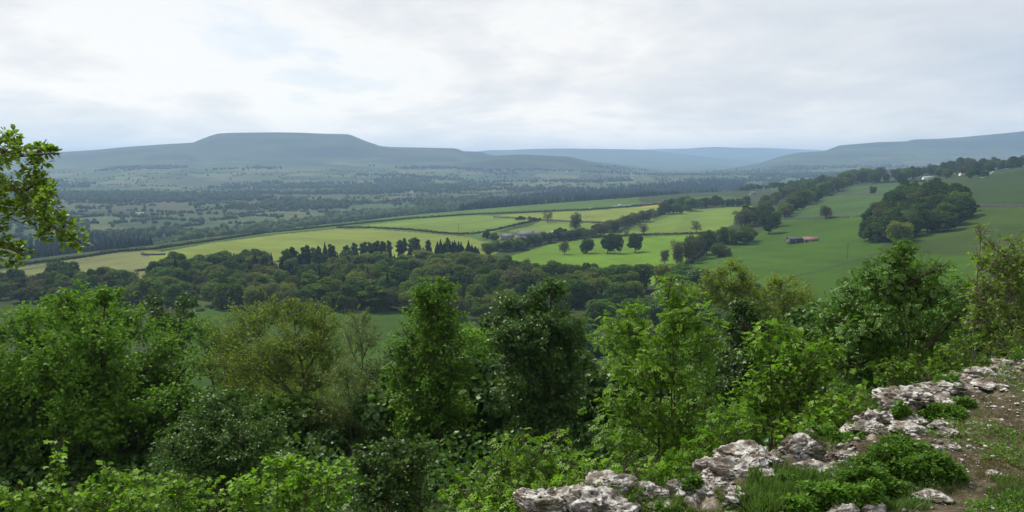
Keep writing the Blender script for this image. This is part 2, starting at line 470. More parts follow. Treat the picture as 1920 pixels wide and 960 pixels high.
def valley():
    Y = np.concatenate([np.exp(np.linspace(math.log(800), math.log(9000), 240)), np.exp(np.linspace(math.log(9300), math.log(60000), 30))])
    px = np.concatenate([np.linspace(-2200, -110, 40), np.arange(-100, 2021, 5.0), np.linspace(2030, 4200, 40)])
    a = (px - 960) / FPX / (CP + 80 / FPX * SP)
    A, YY = np.meshgrid(a, Y); X = A * YY; Z = land(X, YY)
    # only the land beyond the edge of the bench belongs to this sheet
    edge = np.interp(A, KA, KY[7])
    Z = np.where(YY < edge * 1.3, Z - 1.5, Z - 0.0)
    col = parcel_colour(X.ravel(), YY.ravel())
    P, Q = project(X, YY, Z); P = P.ravel(); Q = Q.ravel()
    k = (YY.ravel() > 3300) & (Q < 321) & (P > 1480) & (P < 1760) & (vnoise(X.ravel() / 350, YY.ravel() / 260) > 0.42)
    col[k] = np.array((0.50, 0.47, 0.34)) * (0.7 + 0.5 * vnoise(X.ravel()[k] / 90, YY.ravel()[k] / 300))[:, None]
    v = np.stack([X.ravel(), YY.ravel(), Z.ravel()], 1)
    o = mesh_obj('valley_floor', v, grid_faces(*X.shape), M['valley'], smooth=True, cols=col)
    tag(o, 'patchwork valley floor far below the bench of fields', kind='structure')
bench(); valley()

def hill(name, label, sil, Yfoot, Ytop, shape, colfn, zoff=-8, back=1500, nrow=110, step=4.0, rough=14.0):
    """sil: skyline (px, row); shape(t, px) -> 0..1 profile from foot to brow"""
    sx = np.array([p[0] for p in sil], float); sy = np.array([p[1] for p in sil], float)
    px = np.arange(sx[0], sx[-1] + 0.1, step)
    row = np.interp(px, sx, sy)
    a, s = ray(px, row)
    yf = np.interp(px, *zip(*Yfoot)) if isinstance(Yfoot, list) else np.full(px.shape, float(Yfoot))
    yt = np.interp(px, *zip(*Ytop)) if isinstance(Ytop, list) else np.full(px.shape, float(Ytop))
    t = np.concatenate([np.linspace(0, 1, nrow), 1 + np.linspace(0.02, 1, 14)])
    T, PX = np.meshgrid(t, px, indexing='ij')
    Yy = np.where(T <= 1, yf + (yt - yf) * T, yt + (T - 1) * back)
    X = a[None, :] * Yy
    z0 = land(X, Yy) + zoff
    zt = (s * yt)[None, :]
    f = shape(np.clip(T, 0, 1), PX)
    z = z0 * (1 - f) + zt * f
    nz = (fbm(X / 700.0 + 3, Yy / 700.0, oct=5) - 0.5) * rough * 2.2 * np.clip(f * (1 - f) * 4, 0, 1)
    z = z + nz
    bk = np.clip(T - 1.25, 0, 1) / 0.75
    z = np.where(T > 1, zt - (zt - z0) * bk ** 1.5 - (T - 1) * 6, z)
    col = colfn(X.ravel(), Yy.ravel(), T.ravel(), f.ravel(), PX.ravel(), z.ravel())
    v = np.stack([X.ravel(), Yy.ravel(), z.ravel()], 1)
    o = mesh_obj(name, v, grid_faces(*X.shape), M['hill'], smooth=True, cols=col)
    tag(o, label, kind='structure')
    return o, (px, t, X, Yy, z)
def sm(e0, e1, x):
    t = np.clip((x - e0) / (e1 - e0), 0, 1); return t * t * (3 - 2 * t)
def shape_main(t, px):
    mesa = sm(345, 380, px) * (1 - sm(655, 720, px))
    low = 0.55 * t ** 1.15
    m = low + 0.45 * sm(0.72, 1.0, t)
    g = 0.72 * t ** 1.1 + 0.28 * sm(0.55, 1.0, t)
    return m * mesa + g * (1 - mesa)
def col_main(X, Y, T, f, PX, z):
    fields = parcel_colour(X, Y)
    moor = np.array([0.055, 0.068, 0.034]) * (0.35 + 1.2 * fbm(X / 420, Y / 160, oct=5))[:, None]
    heather = np.array([0.026, 0.030, 0.022])
    hk = sm(0.47, 0.58, fbm(X / 700 + 5, Y / 200, oct=4))[:, None]
    moor = moor * (1 - 0.8 * hk) + heather * 0.8 * hk
    up = sm(0.30, 0.48, f + 0.25 * (fbm(X / 500, Y / 500, oct=3) - 0.5))[:, None]
    c = fields * (1 - up) + moor * up
    scar = (sm(0.90, 0.95, T) * (1 - sm(0.985, 1.0, T)) * sm(0.45, 0.6, vnoise(X / 60, Y / 900)))[:, None]
    c = c * (1 - 0.5 * scar) + np.array([0.05, 0.05, 0.045]) * 0.5 * scar
    return c
def shape_soft(t, px):
    return 0.65 * t + 0.35 * sm(0.5, 1, t)
HILLS = {}
HILLS['main'] = hill('hill', 'long blue green hill with a flat table top across the valley',
    [(-900, 318), (-500, 306), (-200, 296), (0, 291), (100, 286), (180, 281), (230, 276), (300, 271), (362, 267.5), (372, 263), (400, 252.5), (412, 250), (440, 248.8), (520, 248), (565, 248.8), (600, 250.5), (650, 251.5), (658, 253), (672, 259), (690, 266), (712, 273.5), (730, 275.5), (800, 277), (850, 278), (858, 279), (868, 283.5), (905, 285), (912, 289), (940, 293), (1000, 296), (1080, 301), (1140, 306), (1230, 318)],
    [(-900, 3000), (600, 3300), (900, 3600), (1230, 5200)], [(-900, 5600), (350, 6000), (700, 6200), (860, 6400), (1230, 6900)], shape_main, col_main, nrow=110, step=5)
HILLS['spur'] = hill('hill', 'low green spur with small woods running out from the foot of the table topped hill',
    [(780, 322), (850, 305), (900, 297), (930, 292), (975, 289.5), (1020, 291.5), (1060, 293), (1075, 295), (1100, 301), (1130, 307), (1160, 312), (1220, 319), (1290, 325)],
    4300, [(780, 5200), (1290, 5800)], shape_soft, col_main, nrow=70, back=700, rough=8)
def col_far(X, Y, T, f, PX, z):
    fld = parcel_colour(X * 0.7, Y * 0.7)
    up = sm(0.35, 0.6, f + 0.2 * (fbm(X / 900, Y / 900, oct=3) - .5))[:, None]
    moor = np.array([0.060, 0.065, 0.045]) * (0.7 + 0.6 * fbm(X / 600, Y / 600, oct=4))[:, None]
    return fld * (1 - up) + moor * up
HILLS['dale_left'] = hill('hill', 'pale blue ridge closing the dale beyond the green spur',
    [(760, 300), (860, 287), (920, 281.5), (960, 281), (1000, 279), (1050, 278.5), (1120, 279), (1190, 280), (1230, 283), (1290, 290), (1350, 297), (1450, 306)],
    7000, 10500, shape_soft, col_far, nrow=50, back=2500, step=6, rough=25)
HILLS['dale_head'] = hill('hill', 'faint blue hills at the head of the dale',
    [(1100, 300), (1180, 290), (1230, 284.5), (1270, 281), (1300, 277.5), (1340, 275.5), (1385, 277), (1420, 280), (1470, 283), (1520, 287), (1600, 292), (1700, 298)],
    9000, 14000, shape_soft, col_far, nrow=44, back=3000, step=6, rough=30)
HILLS['dale_end'] = hill('hill', 'palest ridge showing through the gap behind the dale head',
    [(900, 288), (1100, 283), (1200, 280.5), (1250, 279), (1330, 278), (1420, 277), (1500, 280), (1600, 284), (1700, 288)],
    15000, 21000, shape_soft, col_far, nrow=40, back=4000, step=8, rough=30)
HILLS['right'] = hill('hill', 'blue moorland ridge rising behind the white farm sheds',
    [(1330, 322), (1420, 307), (1470, 291), (1500, 286), (1545, 283.5), (1565, 276), (1575, 272.5), (1620, 268.5), (1650, 266.3), (1690, 265.2), (1702, 264.5), (1712, 261.5), (1760, 260), (1800, 257.5), (1860, 252), (1920, 246), (2050, 240), (2300, 236), (2700, 240), (3200, 250)],
    4600, [(1330, 6000), (1575, 6800), (3200, 7400)], lambda t, px: 0.6 * t + 0.4 * sm(0.55, 1, t), col_main, nrow=80, step=5, rough=16)

# ------------------------------------------------------------------ growing things: tubes and leaves as numpy meshes
def norm(v):
    return v / np.maximum(np.linalg.norm(v, axis=-1, keepdims=True), 1e-9)
class Geo:
    """collects triangles / quads of several materials, then links them as ONE mesh"""
    def __init__(s): s.v = []; s.f = {3: [], 4: []}; s.m = {3: [], 4: []}; s.n = 0
    def add(s, v, f, mat=0):
        f = np.asarray(f)
        s.v.append(np.asarray(v, float)); k = f.shape[1]
        s.f[k].append(f + s.n); s.m[k].append(np.full(len(f), mat)); s.n += len(v)
    def tube(s, path, r, sides=5, mat=0):
        path = np.asarray(path, float); n = len(path); r = np.broadcast_to(r, (n,))
        t = norm(np.gradient(path, axis=0))
        up = np.array([0.3, 0.2, 0.93]); u = norm(np.cross(t, np.where(np.abs(t @ up)[:, None] > .95, np.array([1., 0, 0]), up))); w = np.cross(t, u)
        an = np.arange(sides) / sides * 2 * np.pi
        v = path[:, None] + r[:, None, None] * (np.cos(an)[None, :, None] * u[:, None] + np.sin(an)[None, :, None] * w[:, None])
        i = np.arange(n - 1)[:, None] * sides; j = np.arange(sides)[None, :]; k = (j + 1) % sides
        f = np.stack([i + j, i + k, i + sides + k, i + sides + j], -1).reshape(-1, 4)
        s.add(v.reshape(-1, 3), f, mat)
    def twigs(s, A, B, r, mat=0):
        """many straight three sided twigs tapering to a point, from A to B"""
        A = np.asarray(A); B = np.asarray(B); n = len(A)
        if not n: return
        t = norm(B - A); u = norm(np.cross(t, rng.normal(size=(n, 3)))); w = np.cross(t, u)
        r = np.broadcast_to(r, (n,))[:, None]
        an = [0, 2.094, 4.189]
        P = np.stack([A + r * (math.cos(q) * u + math.sin(q) * w) for q in an] + [B], 1)
        i = (np.arange(n) * 4)[:, None]
        f = (i[:, None] + np.array([[0, 1, 3], [1, 2, 3], [2, 0, 3]])[None]).reshape(-1, 3)
        s.add(P.reshape(-1, 3), f, mat)
    def leaves(s, tpl, P, ax, nr, size, mat=0):
        tv, tf = tpl
        ax = norm(ax); nr = norm(nr - (nr * ax).sum(1, keepdims=True) * ax); sd = np.cross(ax, nr)
        size = np.broadcast_to(size, (len(P),))[:, None, None]
        V = P[:, None] + size * (tv[None, :, 0:1] * sd[:, None] + tv[None, :, 1:2] * ax[:, None] + tv[None, :, 2:3] * nr[:, None])
        i = (np.arange(len(P)) * len(tv))[:, None, None]
        s.add(V.reshape(-1, 3), (tf[None] + i).reshape(-1, tf.shape[1]), mat)
    def build(s, name, mats, parent=None, loc=None, smooth=False):
        v = np.concatenate(s.v)
        if loc is not None: v = v - np.asarray(loc)
        fs, ms = [], []
        for k in (3, 4):
            if s.f[k]: fs.append(np.concatenate(s.f[k])); ms.append(np.concatenate(s.m[k]))
        return mesh_obj(name, v, fs, mats, parent, smooth, np.concatenate(ms), loc=loc)

def fan(pts, fold=0.0, zs=None):
    """leaf outline as a fan round its base"""
    v = np.array([(x, y, (fold * abs(x) if zs is None else zs[i])) for i, (x, y) in enumerate(pts)], float)
    f = np.array([(0, i, i + 1) for i in range(1, len(pts) - 1)])
    return v, f
TPL = {
 'kite': (np.array([(0, 0, 0), (.36, .45, .10), (0, 1, -.12), (-.36, .45, .10)], float), np.array([(0, 1, 2), (0, 2, 3)])),
 'broad': (np.array([(0, 0, 0), (.50, .38, .10), (.30, .80, .02), (0, 1.02, -.16), (-.30, .80, .02), (-.50, .38, .10)], float), np.array([(0, 1, 2), (0, 2, 3), (0, 3, 4), (0, 4, 5)])),
 'wide': (np.array([(0, 0, 0), (.50, .46, .10), (0, 1, -.14), (-.50, .46, .10)], float), np.array([(0, 1, 2), (0, 2, 3)])),
 'palm': fan([(0, 0), (.42, -.05), (.36, .30), (.62, .55), (.24, .60), (0, 1.05), (-.24, .60), (-.62, .55), (-.36, .30), (-.42, -.05)], zs=[0, -.06, .05, -.06, .04, -.12, .04, -.06, .05, -.06]),
 'oak': fan([(0, 0), (.12, .15), (.22, .28), (.15, .40), (.33, .55), (.22, .68), (.30, .86), (0, 1.02), (-.30, .86), (-.22, .68), (-.33, .55), (-.15, .40), (-.22, .28), (-.12, .15)], fold=.3),
 'clump': (np.array([(-.5, -.4, 0), (.5, -.45, .12), (.42, .5, -.1), (-.45, .42, .1)], float), np.array([(0, 1, 2), (0, 2, 3)])),
}
def pinnate(n=3, w=.13, l=.42):
    V, F = [], []
    def leaflet(bx, by, ang, ln):
        c, s = math.cos(ang), math.sin(ang); b = len(V)
        for (x, y, z) in ((0, 0, 0), (w, ln * .45, .04), (0, ln, -.10), (-w, ln * .45, .04)):
            V.append((bx + x * c + y * s, by - x * s + y * c, z - .12 * by * by))
        F.extend([(b, b + 1, b + 2), (b, b + 2, b + 3)])
    for i in range(n):
        y = .22 + i * .26
        leaflet(0, y, 1.15, l * (1 - .08 * i)); leaflet(0, y, -1.15, l * (1 - .08 * i))
    leaflet(0, .72, 0, l)
    return np.array(V, float), np.array(F)
TPL['ash'] = pinnate(3)
TPL['elder'] = pinnate(2, .17, .46)

def rand_dirs(n, up=0.0):
    d = rng.normal(size=(n, 3)); d[:, 2] += up
    return norm(d)

# ------------------------------------------------------------------ trees of the middle distance: a few grown crowns, copied one by one
def crown_cloud(g, lobes, nleaf, size, mat, upb=0.8, tpl='clump', shell=0.55):
    vol = np.array([l[3] * l[4] * l[5] for l in lobes]) ** 0.7; vol = vol / vol.sum()
    for l, w in zip(lobes, vol):
        n = int(nleaf * w)
        d = rand_dirs(n, 0.25)
        rr = shell + (1 - shell) * rng.random(n) ** 0.7
        rr *= 0.82 + 0.36 * fbm(d[:, 0] * 2.3 + l[0], d[:, 1] * 2.3 + l[1], d[:, 2] * 2.3 + l[2], oct=3)
        P = np.array(l[:3]) + d * rr[:, None] * np.array(l[3:6])
        nr = norm(d * 0.6 + rng.normal(size=(n, 3)) * 0.5 + np.array([0, 0, upb]))
        g.leaves(TPL[tpl], P, rand_dirs(n), nr, size * (0.7 + 0.6 * rng.random(n)), mat)
def mid_tree(kind, H, W, nleaf, leafmat, barkmat='bark', fsize=0.55, bare=0.0, lean=0):
    """returns (crown mesh, trunk mesh) of a tree H high and W wide standing at the origin"""
    tr = Geo(); cr = Geo()
    trunk_h = H * (0.75 if kind != 'conifer' else 0.97)
    pth = np.array([(lean * H * .06 * (t ** 2) + 0.02 * H * math.sin(3 * t), 0.02 * H * math.cos(2.4 * t), trunk_h * t) for t in np.linspace(0, 1, 7)])
    tr.tube(pth, np.linspace(0.030 * H, 0.008 * H, 7), 6)
    if kind == 'round' or kind == 'sparse':
        nl = int(rng.integers(6, 14))
        cz = H * 0.52
        lobes = []
        for i in range(nl):
            an = i * 2.4 + rng.random(); q = rng.random()
            rad = W * 0.5 * (0.25 + 0.38 * math.sqrt(rng.random()))
            z = H * (0.26 + 0.58 * ((i + .5) / nl))
            sh = math.sqrt(max(0.15, 1 - ((z - cz) / (0.5 * H)) ** 2))
            rl = W * (0.19 + 0.08 * q)
            lobes.append((rad * math.cos(an) * sh, rad * math.sin(an) * sh, z, rl, rl, rl * (0.75 + 0.2 * rng.random())))
        lobes.append((0, 0, H * .56, W * .32, W * .32, H * .32))
        for l in lobes[:-1]:
            b = pth[2] * (1 - .0) + np.array([0, 0, H * .1 * rng.random()])
            e = np.array(l[:3]); mid = (b + e) / 2 + np.array([0, 0, -.03 * H])
            tt = np.linspace(0, 1, 5)[:, None]
            tr.tube((1 - tt) ** 2 * b + 2 * tt * (1 - tt) * mid + tt ** 2 * e, np.linspace(.013 * H, .003 * H, 5), 4)
            if bare:
                k = int(26 * bare); d = rand_dirs(k, .5)
                A = e + d * 0.2 * l[3]; B = e + d * np.array(l[3:6]) * 1.15
                tr.twigs(A, B, 0.004 * H)
        crown_cloud(cr, lobes, nleaf, fsize, 0)
    elif kind == 'conifer':
        n = nleaf; t = rng.random(n) ** 0.8; z = H * (0.10 + 0.90 * t)
        an = rng.random(n) * 6.283
        tier = 0.78 + 0.22 * np.sin(t * 40 + 3 * np.sin(an * 2))
        lump = 0.8 + 0.4 * vnoise(np.cos(an) * 2 + 4, np.sin(an) * 2, t * 8)
        r = W * .5 * (1 - t) ** 0.85 * tier * lump * (0.6 + 0.4 * rng.random(n))
        P = np.stack([r * np.cos(an), r * np.sin(an), z], 1)
        ax = np.stack([np.cos(an), np.sin(an), -0.35 + 0 * an], 1)
        nr = np.stack([np.cos(an) * .4, np.sin(an) * .4, 1 + 0 * an], 1) + rng.normal(size=(n, 3)) * .3
        cr.leaves(TPL['kite'], P - ax * fsize * .5, ax, nr, fsize * (1.3 - .6 * t) * (0.8 + 0.5 * rng.random(n)), 0)
    elif kind == 'column':       # tall pine / poplar: narrow, ragged, clear lower stem
        lobes = []
        for i in range(8):
            t = (i + .5) / 8
            r = W * (.30 + .12 * math.sin(t * 3.1)) * (1 - .45 * max(0, t - .6) / .4)
            lobes.append((W * .16 * math.cos(i * 2.4), W * .16 * math.sin(i * 2.4), H * (.30 + .64 * t), r, r, H * .085))
        crown_cloud(cr, lobes, nleaf, fsize, 0)
    elif kind == 'bush':
        lobes = []
        for i in range(9):
            an = i * 2.4; q = math.sqrt(rng.random())
            lobes.append((W * .32 * q * math.cos(an), W * .32 * q * math.sin(an), H * (.35 + .3 * rng.random() * (1 - .5 * q)), W * .24, W * .24, H * .34))
        crown_cloud(cr, lobes, nleaf, fsize, 0)
    return cr, tr
VAR = {}
PLACED = []
def add_variant(key, n, kind, H, W, nleaf, mat, fs, **kw):
    VAR[key] = []
    for i in range(n):
        h = H * rng.uniform(.85, 1.15); w = W * rng.uniform(.85, 1.15)
        cr, tr = mid_tree(kind, h, w, nleaf, mat, fsize=fs, **kw)
        b = Geo(); b.v = cr.v + tr.v
        # one joined mesh for trees too small to show their parts, two for those that show them
        b.n = cr.n + tr.n
        for k in (3, 4):
            b.f[k] = list(cr.f[k]) + [f + cr.n for f in tr.f[k]]
            b.m[k] = list(cr.m[k]) + [m + 1 for m in tr.m[k]]
        o = b.build('tmp', [M[mat], M['bark']]); me = o.data; bpy.data.objects.remove(o)
        oc = cr.build('tmp', [M[mat]]); mc = oc.data; bpy.data.objects.remove(oc)
        ot = tr.build('tmp', [M['bark']]); mt = ot.data; bpy.data.objects.remove(ot)
        VAR[key].append((me, mc, mt, h, w))
add_variant('slope', 3, 'round', 11, 10, 8500, 'lf_slope', .36)
add_variant('slopedark', 2, 'round', 11, 10, 8500, 'lf_dark', .36)
add_variant('round', 6, 'round', 12, 11, 3400, 'lf_mid', .62)
add_variant('dark', 4, 'round', 12, 11, 3400, 'lf_middark', .62)
add_variant('light', 4, 'round', 11, 10, 3600, 'lf_midlight', .50)
add_variant('brown', 3, 'sparse', 12, 10, 1500, 'lf_midbrown', .45, bare=1.0)
add_variant('bare', 2, 'sparse', 12, 10, 420, 'lf_midbrown', .40, bare=2.0)
add_variant('conifer', 5, 'conifer', 14, 6.2, 2400, 'needles', .9)
add_variant('column', 3, 'column', 16, 5.5, 2200, 'lf_middark', .62)
add_variant('greycolumn', 2, 'column', 16, 6.5, 2200, 'lf_mid', .62)
add_variant('bush', 3, 'bush', 4, 6, 1300, 'lf_mid', .42)

def mid(key, name, label, cat, group, P, h, parts=False, w=None):
    v = VAR[key][rng.integers(len(VAR[key]))]
    me, mc, mt, H, W = v
    s = h / H; sw = s if w is None else w / W
    rz = rng.random() * 6.28
    if parts:
        e = empty(name, P, rz); e.scale = (sw, sw, s)
        c = bpy.data.objects.new('crown', mc); COL.objects.link(c); c.parent = e; 
        t = bpy.data.objects.new('trunk', mt); COL.objects.link(t); t.parent = e
        o = e
    else:
        o = bpy.data.objects.new(name, me); COL.objects.link(o)
        o.location = P; o.rotation_euler = (0, 0, rz); o.scale = (sw, sw, s)
    tag(o, label, cat, group)
    return o
NM = {'slope': 'maple_tree', 'slopedark': 'maple_tree', 'round': 'broadleaf_tree', 'dark': 'oak_tree', 'light': 'willow_tree', 'brown': 'budding_tree', 'bare': 'bare_tree', 'conifer': 'conifer_tree', 'column': 'pine_tree', 'greycolumn': 'poplar_tree', 'bush': 'bush'}
def put(key, px, py, hpx, label, group=None, parts=False, wpx=None, name=None, cat=None, ymin=200):
    P = ground_at(px, py, ymin)
    a_, _s = ray(px, py); lim = float(np.interp(a_, KA, KY[7]))
    if P is None or P[1] > lim * 1.02:      # stands on the brow of the bench
        P = on_land(px, lim * .985)
        hpx = hpx + max(0, py - float(project(*P)[1])) * -.3
    m = mpp(P[1]); P = P - np.array([0, 0, 0.3])
    nm = name or NM[key]
    o = mid(key, nm, label, cat or ('bush' if nm == 'bush' else 'tree'), group, P, hpx * m, parts, None if wpx is None else wpx * m)
    if group: PLACED.append((o, key, px, py, hpx))
    return o

# parkland trees that stand alone, each with its own words
SOLO = [
 ('brown', 1058, 477, 28, 22, 'thin leafless looking tree at the near end of the line of field trees'),
 ('round', 1100, 475, 27, 30, 'small green field tree with a forked crown, second in the line of four'),
 ('dark', 1139, 475, 34, 34, 'broad green field tree touching crowns with its taller neighbour'),
 ('dark', 1153, 475, 38, 30, 'taller of the two green field trees whose crowns touch'),
 ('dark', 1191, 474, 38, 36, 'dark round lollipop tree standing apart over its own pool of shade'),
 ('bare', 1207, 441, 24, 28, 'bare grey tree on the hedge line above the round dark tree'),
 ('bare', 1175, 442, 14, 14, 'slight bare tree in the hedge between two field gates'),
 ('bare', 1305, 438, 27, 26, 'spreading bare tree alone at the end of the long hedge'),
 ('bare', 1027, 417, 26, 26, 'leafless tree on the stone wall among the pale fields'),
 ('brown', 1079, 437, 40, 26, 'tall grey brown tree rising out of bushes beside the farmstead'),
 ('brown', 1548, 410, 26, 26, 'round grey brown tree just above the wall in the upper pasture'),
 ('round', 1637, 365, 17, 15, 'small forked tree on the wall between two upper pastures'),
 ('brown', 1688, 368, 22, 24, 'dusky round tree beside the copse in the high pasture'),
 ('dark', 1325, 478, 46, 38, 'tall dark tree where the pasture hedge meets the big field'),
 ('dark', 1442, 438, 42, 40, 'large black green tree at the corner of the barn field'),
 ('light', 1686, 456, 42, 50, 'rounded paler tree in front of the dark copse'),
 ('dark', 118, 530, 42, 66, 'big dark bushy tree at the end of the pale wedge shaped field'),
 ('bush', 1624, 497, 12, 14, 'small dark bush on the rough bank below the copse'),
 ('round', 925, 452, 16, 22, 'rounded tree before the grey farm roofs'),
 ('dark', 912, 448, 15, 16, 'dark little tree next to the farm drive'),
 ('bush', 267, 477, 5, 6, 'tiny bush on the wall between two pale fields'),
]
for key, px, py, h, w, lab in SOLO:
    put(key, px, py, h, lab, None, key != 'bush', w)

def along(line, n, jx=0, jy=0):
    line = np.array(line, float); seg = np.linalg.norm(np.diff(line, axis=0), axis=1); cum = np.concatenate([[0], np.cumsum(seg)])
    t = (np.arange(n) + rng.random(n) * .8) / n * cum[-1]
    return np.stack([np.interp(t, cum, line[:, 0]) + rng.normal(size=n) * jx, np.interp(t, cum, line[:, 1]) + rng.normal(size=n) * jy], 1)
def belt(line, n, keys, h, label, group, w=None, jx=1, jy=1, wr=(.9, 1.3), hr=(.75, 1.2), name=None, ymin=200):
    for (px, py) in along(line, n, jx, jy):
        k = keys[rng.integers(len(keys))]
        hh = h * rng.uniform(*hr)
        put(k, px, py, hh, label, group, False, hh * rng.uniform(*wr) if w is None else w * rng.uniform(.8, 1.2), name, ymin=ymin)
def rows_of(poly, n, seed):
    """n base points inside a pixel polygon, spread on the ground rather than in the picture"""
    xs = [p[0] for p in poly]; ys = [p[1] for p in poly]; out = []
    r = np.random.default_rng(seed)
    while len(out) < n:
        c = np.stack([r.uniform(min(xs), max(xs), 400), r.uniform(min(ys), max(ys), 400)], 1)
        c = c[inpoly(c[:, 0], c[:, 1], poly)]
        for p in c:
            if all((p[0] - q[0]) ** 2 + 4 * (p[1] - q[1]) ** 2 > MIND ** 2 for q in out): out.append(p)
            if len(out) >= n: break
        else: 
            if r.random() < .3: n -= max(1, n // 20)
    return out

# belts and rows
belt([(1108, 447), (1160, 432), (1215, 414), (1255, 401), (1300, 392)], 26, ['brown', 'brown', 'round', 'dark'], 24, 'grey green tree in the belt climbing between the pale field and the bright field', 'trees in the belt between two fields', jx=2, jy=2)
belt([(1300, 390), (1350, 387), (1405, 386)], 14, ['round', 'dark', 'brown'], 17, 'small tree in the thicket above the bright sloping field', 'trees above the bright field')
belt([(1350, 458), (1385, 456), (1408, 452)], 9, ['round', 'light', 'round'], 30, 'green shrubby tree in the spinney between the pastures', 'trees in the spinney between the pastures', jx=4, jy=2)
belt([(1385, 430), (1420, 420), (1462, 425)], 8, ['round', 'dark', 'brown'], 34, 'tree in the clump behind the black green corner tree', 'trees behind the corner tree', jx=4)
belt([(1250, 503), (1268, 500), (1290, 492), (1318, 480)], 10, ['brown', 'brown', 'bare', 'light'], 42, 'thin brownish tree in the scrub at the foot of the pasture hedge', 'thin trees in the pasture scrub', jx=5, jy=4, wr=(.5, .8))
belt([(1345, 482), (1365, 478)], 3, ['light', 'round'], 24, 'rounded shrub beside the tall dark hedge tree', 'rounded shrubs by the dark hedge tree')
belt([(1465, 408), (1490, 392), (1520, 380), (1548, 366), (1575, 354), (1610, 344), (1650, 336)], 38, ['brown', 'round', 'dark', 'light', 'brown'], 25, 'tree in the long mixed belt running up to the high pastures', 'trees in the long mixed belt', jx=5, jy=3)
belt([(1420, 395), (1450, 380), (1500, 362), (1560, 345)], 26, ['brown', 'dark', 'round'], 20, 'tree in the second rank of the long mixed belt', 'trees in the second rank of the long mixed belt', jx=8, jy=3)
belt([(1385, 348), (1440, 334), (1510, 329), (1560, 332)], 18, ['dark', 'round'], 12, 'dark tree in the row along the top of the far small pasture', 'trees above the far small pasture', jx=3)
belt([(965, 470), (1000, 461), (1040, 452), (1075, 449), (1100, 447)], 22, ['brown', 'round', 'brown', 'dark'], 20, 'grey green tree screening the farmstead from the bright field', 'trees screening the farmstead', jx=3, jy=2)
belt([(905, 470), (940, 475), (965, 472)], 8, ['brown', 'round'], 20, 'tree at the corner where the wood meets the farm', 'trees at the farm corner of the wood', jx=5, jy=4)
belt([(968, 412), (985, 413), (1000, 414), (1014, 415)], 7, ['dark', 'bush'], 9, 'small dark hedge tree on the wall in the pale fields', 'hedge trees on the pale field wall', jx=1, jy=.5, name='hedge_tree')
belt([(1660, 338), (1700, 336), (1740, 330), (1800, 326), (1850, 318), (1900, 310), (1990, 302)], 34, ['dark', 'round', 'brown'], 20, 'tree in the wood round the white farm sheds', 'trees round the white farm sheds', jx=5, jy=3)
belt([(1740, 318), (1780, 315), (1840, 310), (1890, 306), (1940, 301), (2000, 297)], 30, ['dark', 'brown', 'dark'], 22, 'tree on the skyline of the near ridge', 'trees on the near skyline', jx=4, jy=2, hr=(.6, 1.35))
belt([(1780, 333), (1830, 331), (1860, 322), (1905, 314), (1960, 308)], 16, ['dark', 'round'], 15, 'dark tree below the white farm sheds', 'trees below the white farm sheds', jx=4, jy=2)
# the dark copse
MIND = 15
for (px, py) in rows_of([(1620, 452), (1640, 412), (1690, 382), (1750, 370), (1800, 385), (1812, 412), (1780, 432), (1720, 446), (1660, 456)], 58, 3):
    k = ['dark', 'dark', 'round', 'dark', 'brown'][rng.integers(5)]
    put(k, px, py, rng.uniform(36, 48), 'dark crowded tree in the copse between the barn and the far pasture', 'trees of the dark copse', False, rng.uniform(34, 50))
for i, (px, py) in enumerate([(1700, 372), (1725, 366), (1748, 362), (1762, 372), (1712, 382)]):
    put('brown', px, py, 22, 'bronze tinted tree on the far edge of the copse', 'bronze trees of the copse', False, 26)

# the wood in the middle of the view
WOOD = 'trees of the wood in the hollow'
MIND = 17
cnt = 0
for (px, py) in rows_of([(270, 575), (285, 520), (400, 505), (620, 500), (900, 500), (1100, 520), (1185, 530), (1180, 560), (1000, 596), (880, 602), (740, 588), (560, 588), (440, 582), (370, 575)], 250, 5):
    front = py > 548
    k = ['round', 'dark', 'round', 'brown', 'light', 'round', 'slope', 'light', 'brown', 'greycolumn'][rng.integers(10)]
    hh = rng.uniform(30, 54) if front else rng.uniform(18, 35) + max(0, py - 510) * .3
    lab = 'broadleaf tree crowded into the wood in the hollow'
    if k == 'light': lab = 'pale green willowy tree in the wood in the hollow'
    if k == 'brown': lab = 'budding brownish tree in the wood in the hollow'
    put(k, px, py, hh, lab, WOOD, False, hh * rng.uniform(.7, 1.35), ymin=300)
for (px, py) in rows_of([(600, 505), (700, 492), (900, 492), (960, 508), (900, 530), (640, 530)], 46, 6):
    put('light', px, py, rng.uniform(20, 27), 'pale olive tree in the light glade of the wood', 'pale trees in the glade of the wood', False, rng.uniform(36, 52), ymin=300)
for (px, py) in rows_of([(-40, 560), (-40, 535), (100, 536), (240, 530), (285, 540), (280, 572), (100, 580)], 52, 8):
    k = ['round', 'dark', 'brown', 'brown'][rng.integers(4)]
    put(k, px, py, rng.uniform(26, 40), 'tree in the low belt below the pale wedge shaped field', 'trees below the wedge shaped field', False, rng.uniform(34, 50), ymin=300)
for (px, py) in along([(285, 520), (330, 512), (400, 510), (440, 505), (500, 500)], 14, 4, 3):
    put('round', px, py, rng.uniform(28, 38), 'soft grey green tree along the top of the wood', 'grey green trees along the top of the wood', False, rng.uniform(34, 46), ymin=300)
CON = 'conifers in the wood'
for (px, py) in along([(470, 512), (520, 508), (600, 500), (640, 500)], 34, 4, 6):
    put('conifer', px, py, rng.uniform(24, 36), 'dark spiky conifer in the wood below the pale fields', CON, False, rng.uniform(12, 18), ymin=300)
for (px, py) in along([(285, 522), (340, 516), (420, 508), (480, 512)], 34, 5, 5):
    put('conifer', px, py, rng.uniform(20, 34), 'dark spiky conifer in the wood below the pale fields', CON, False, rng.uniform(12, 20), ymin=300)
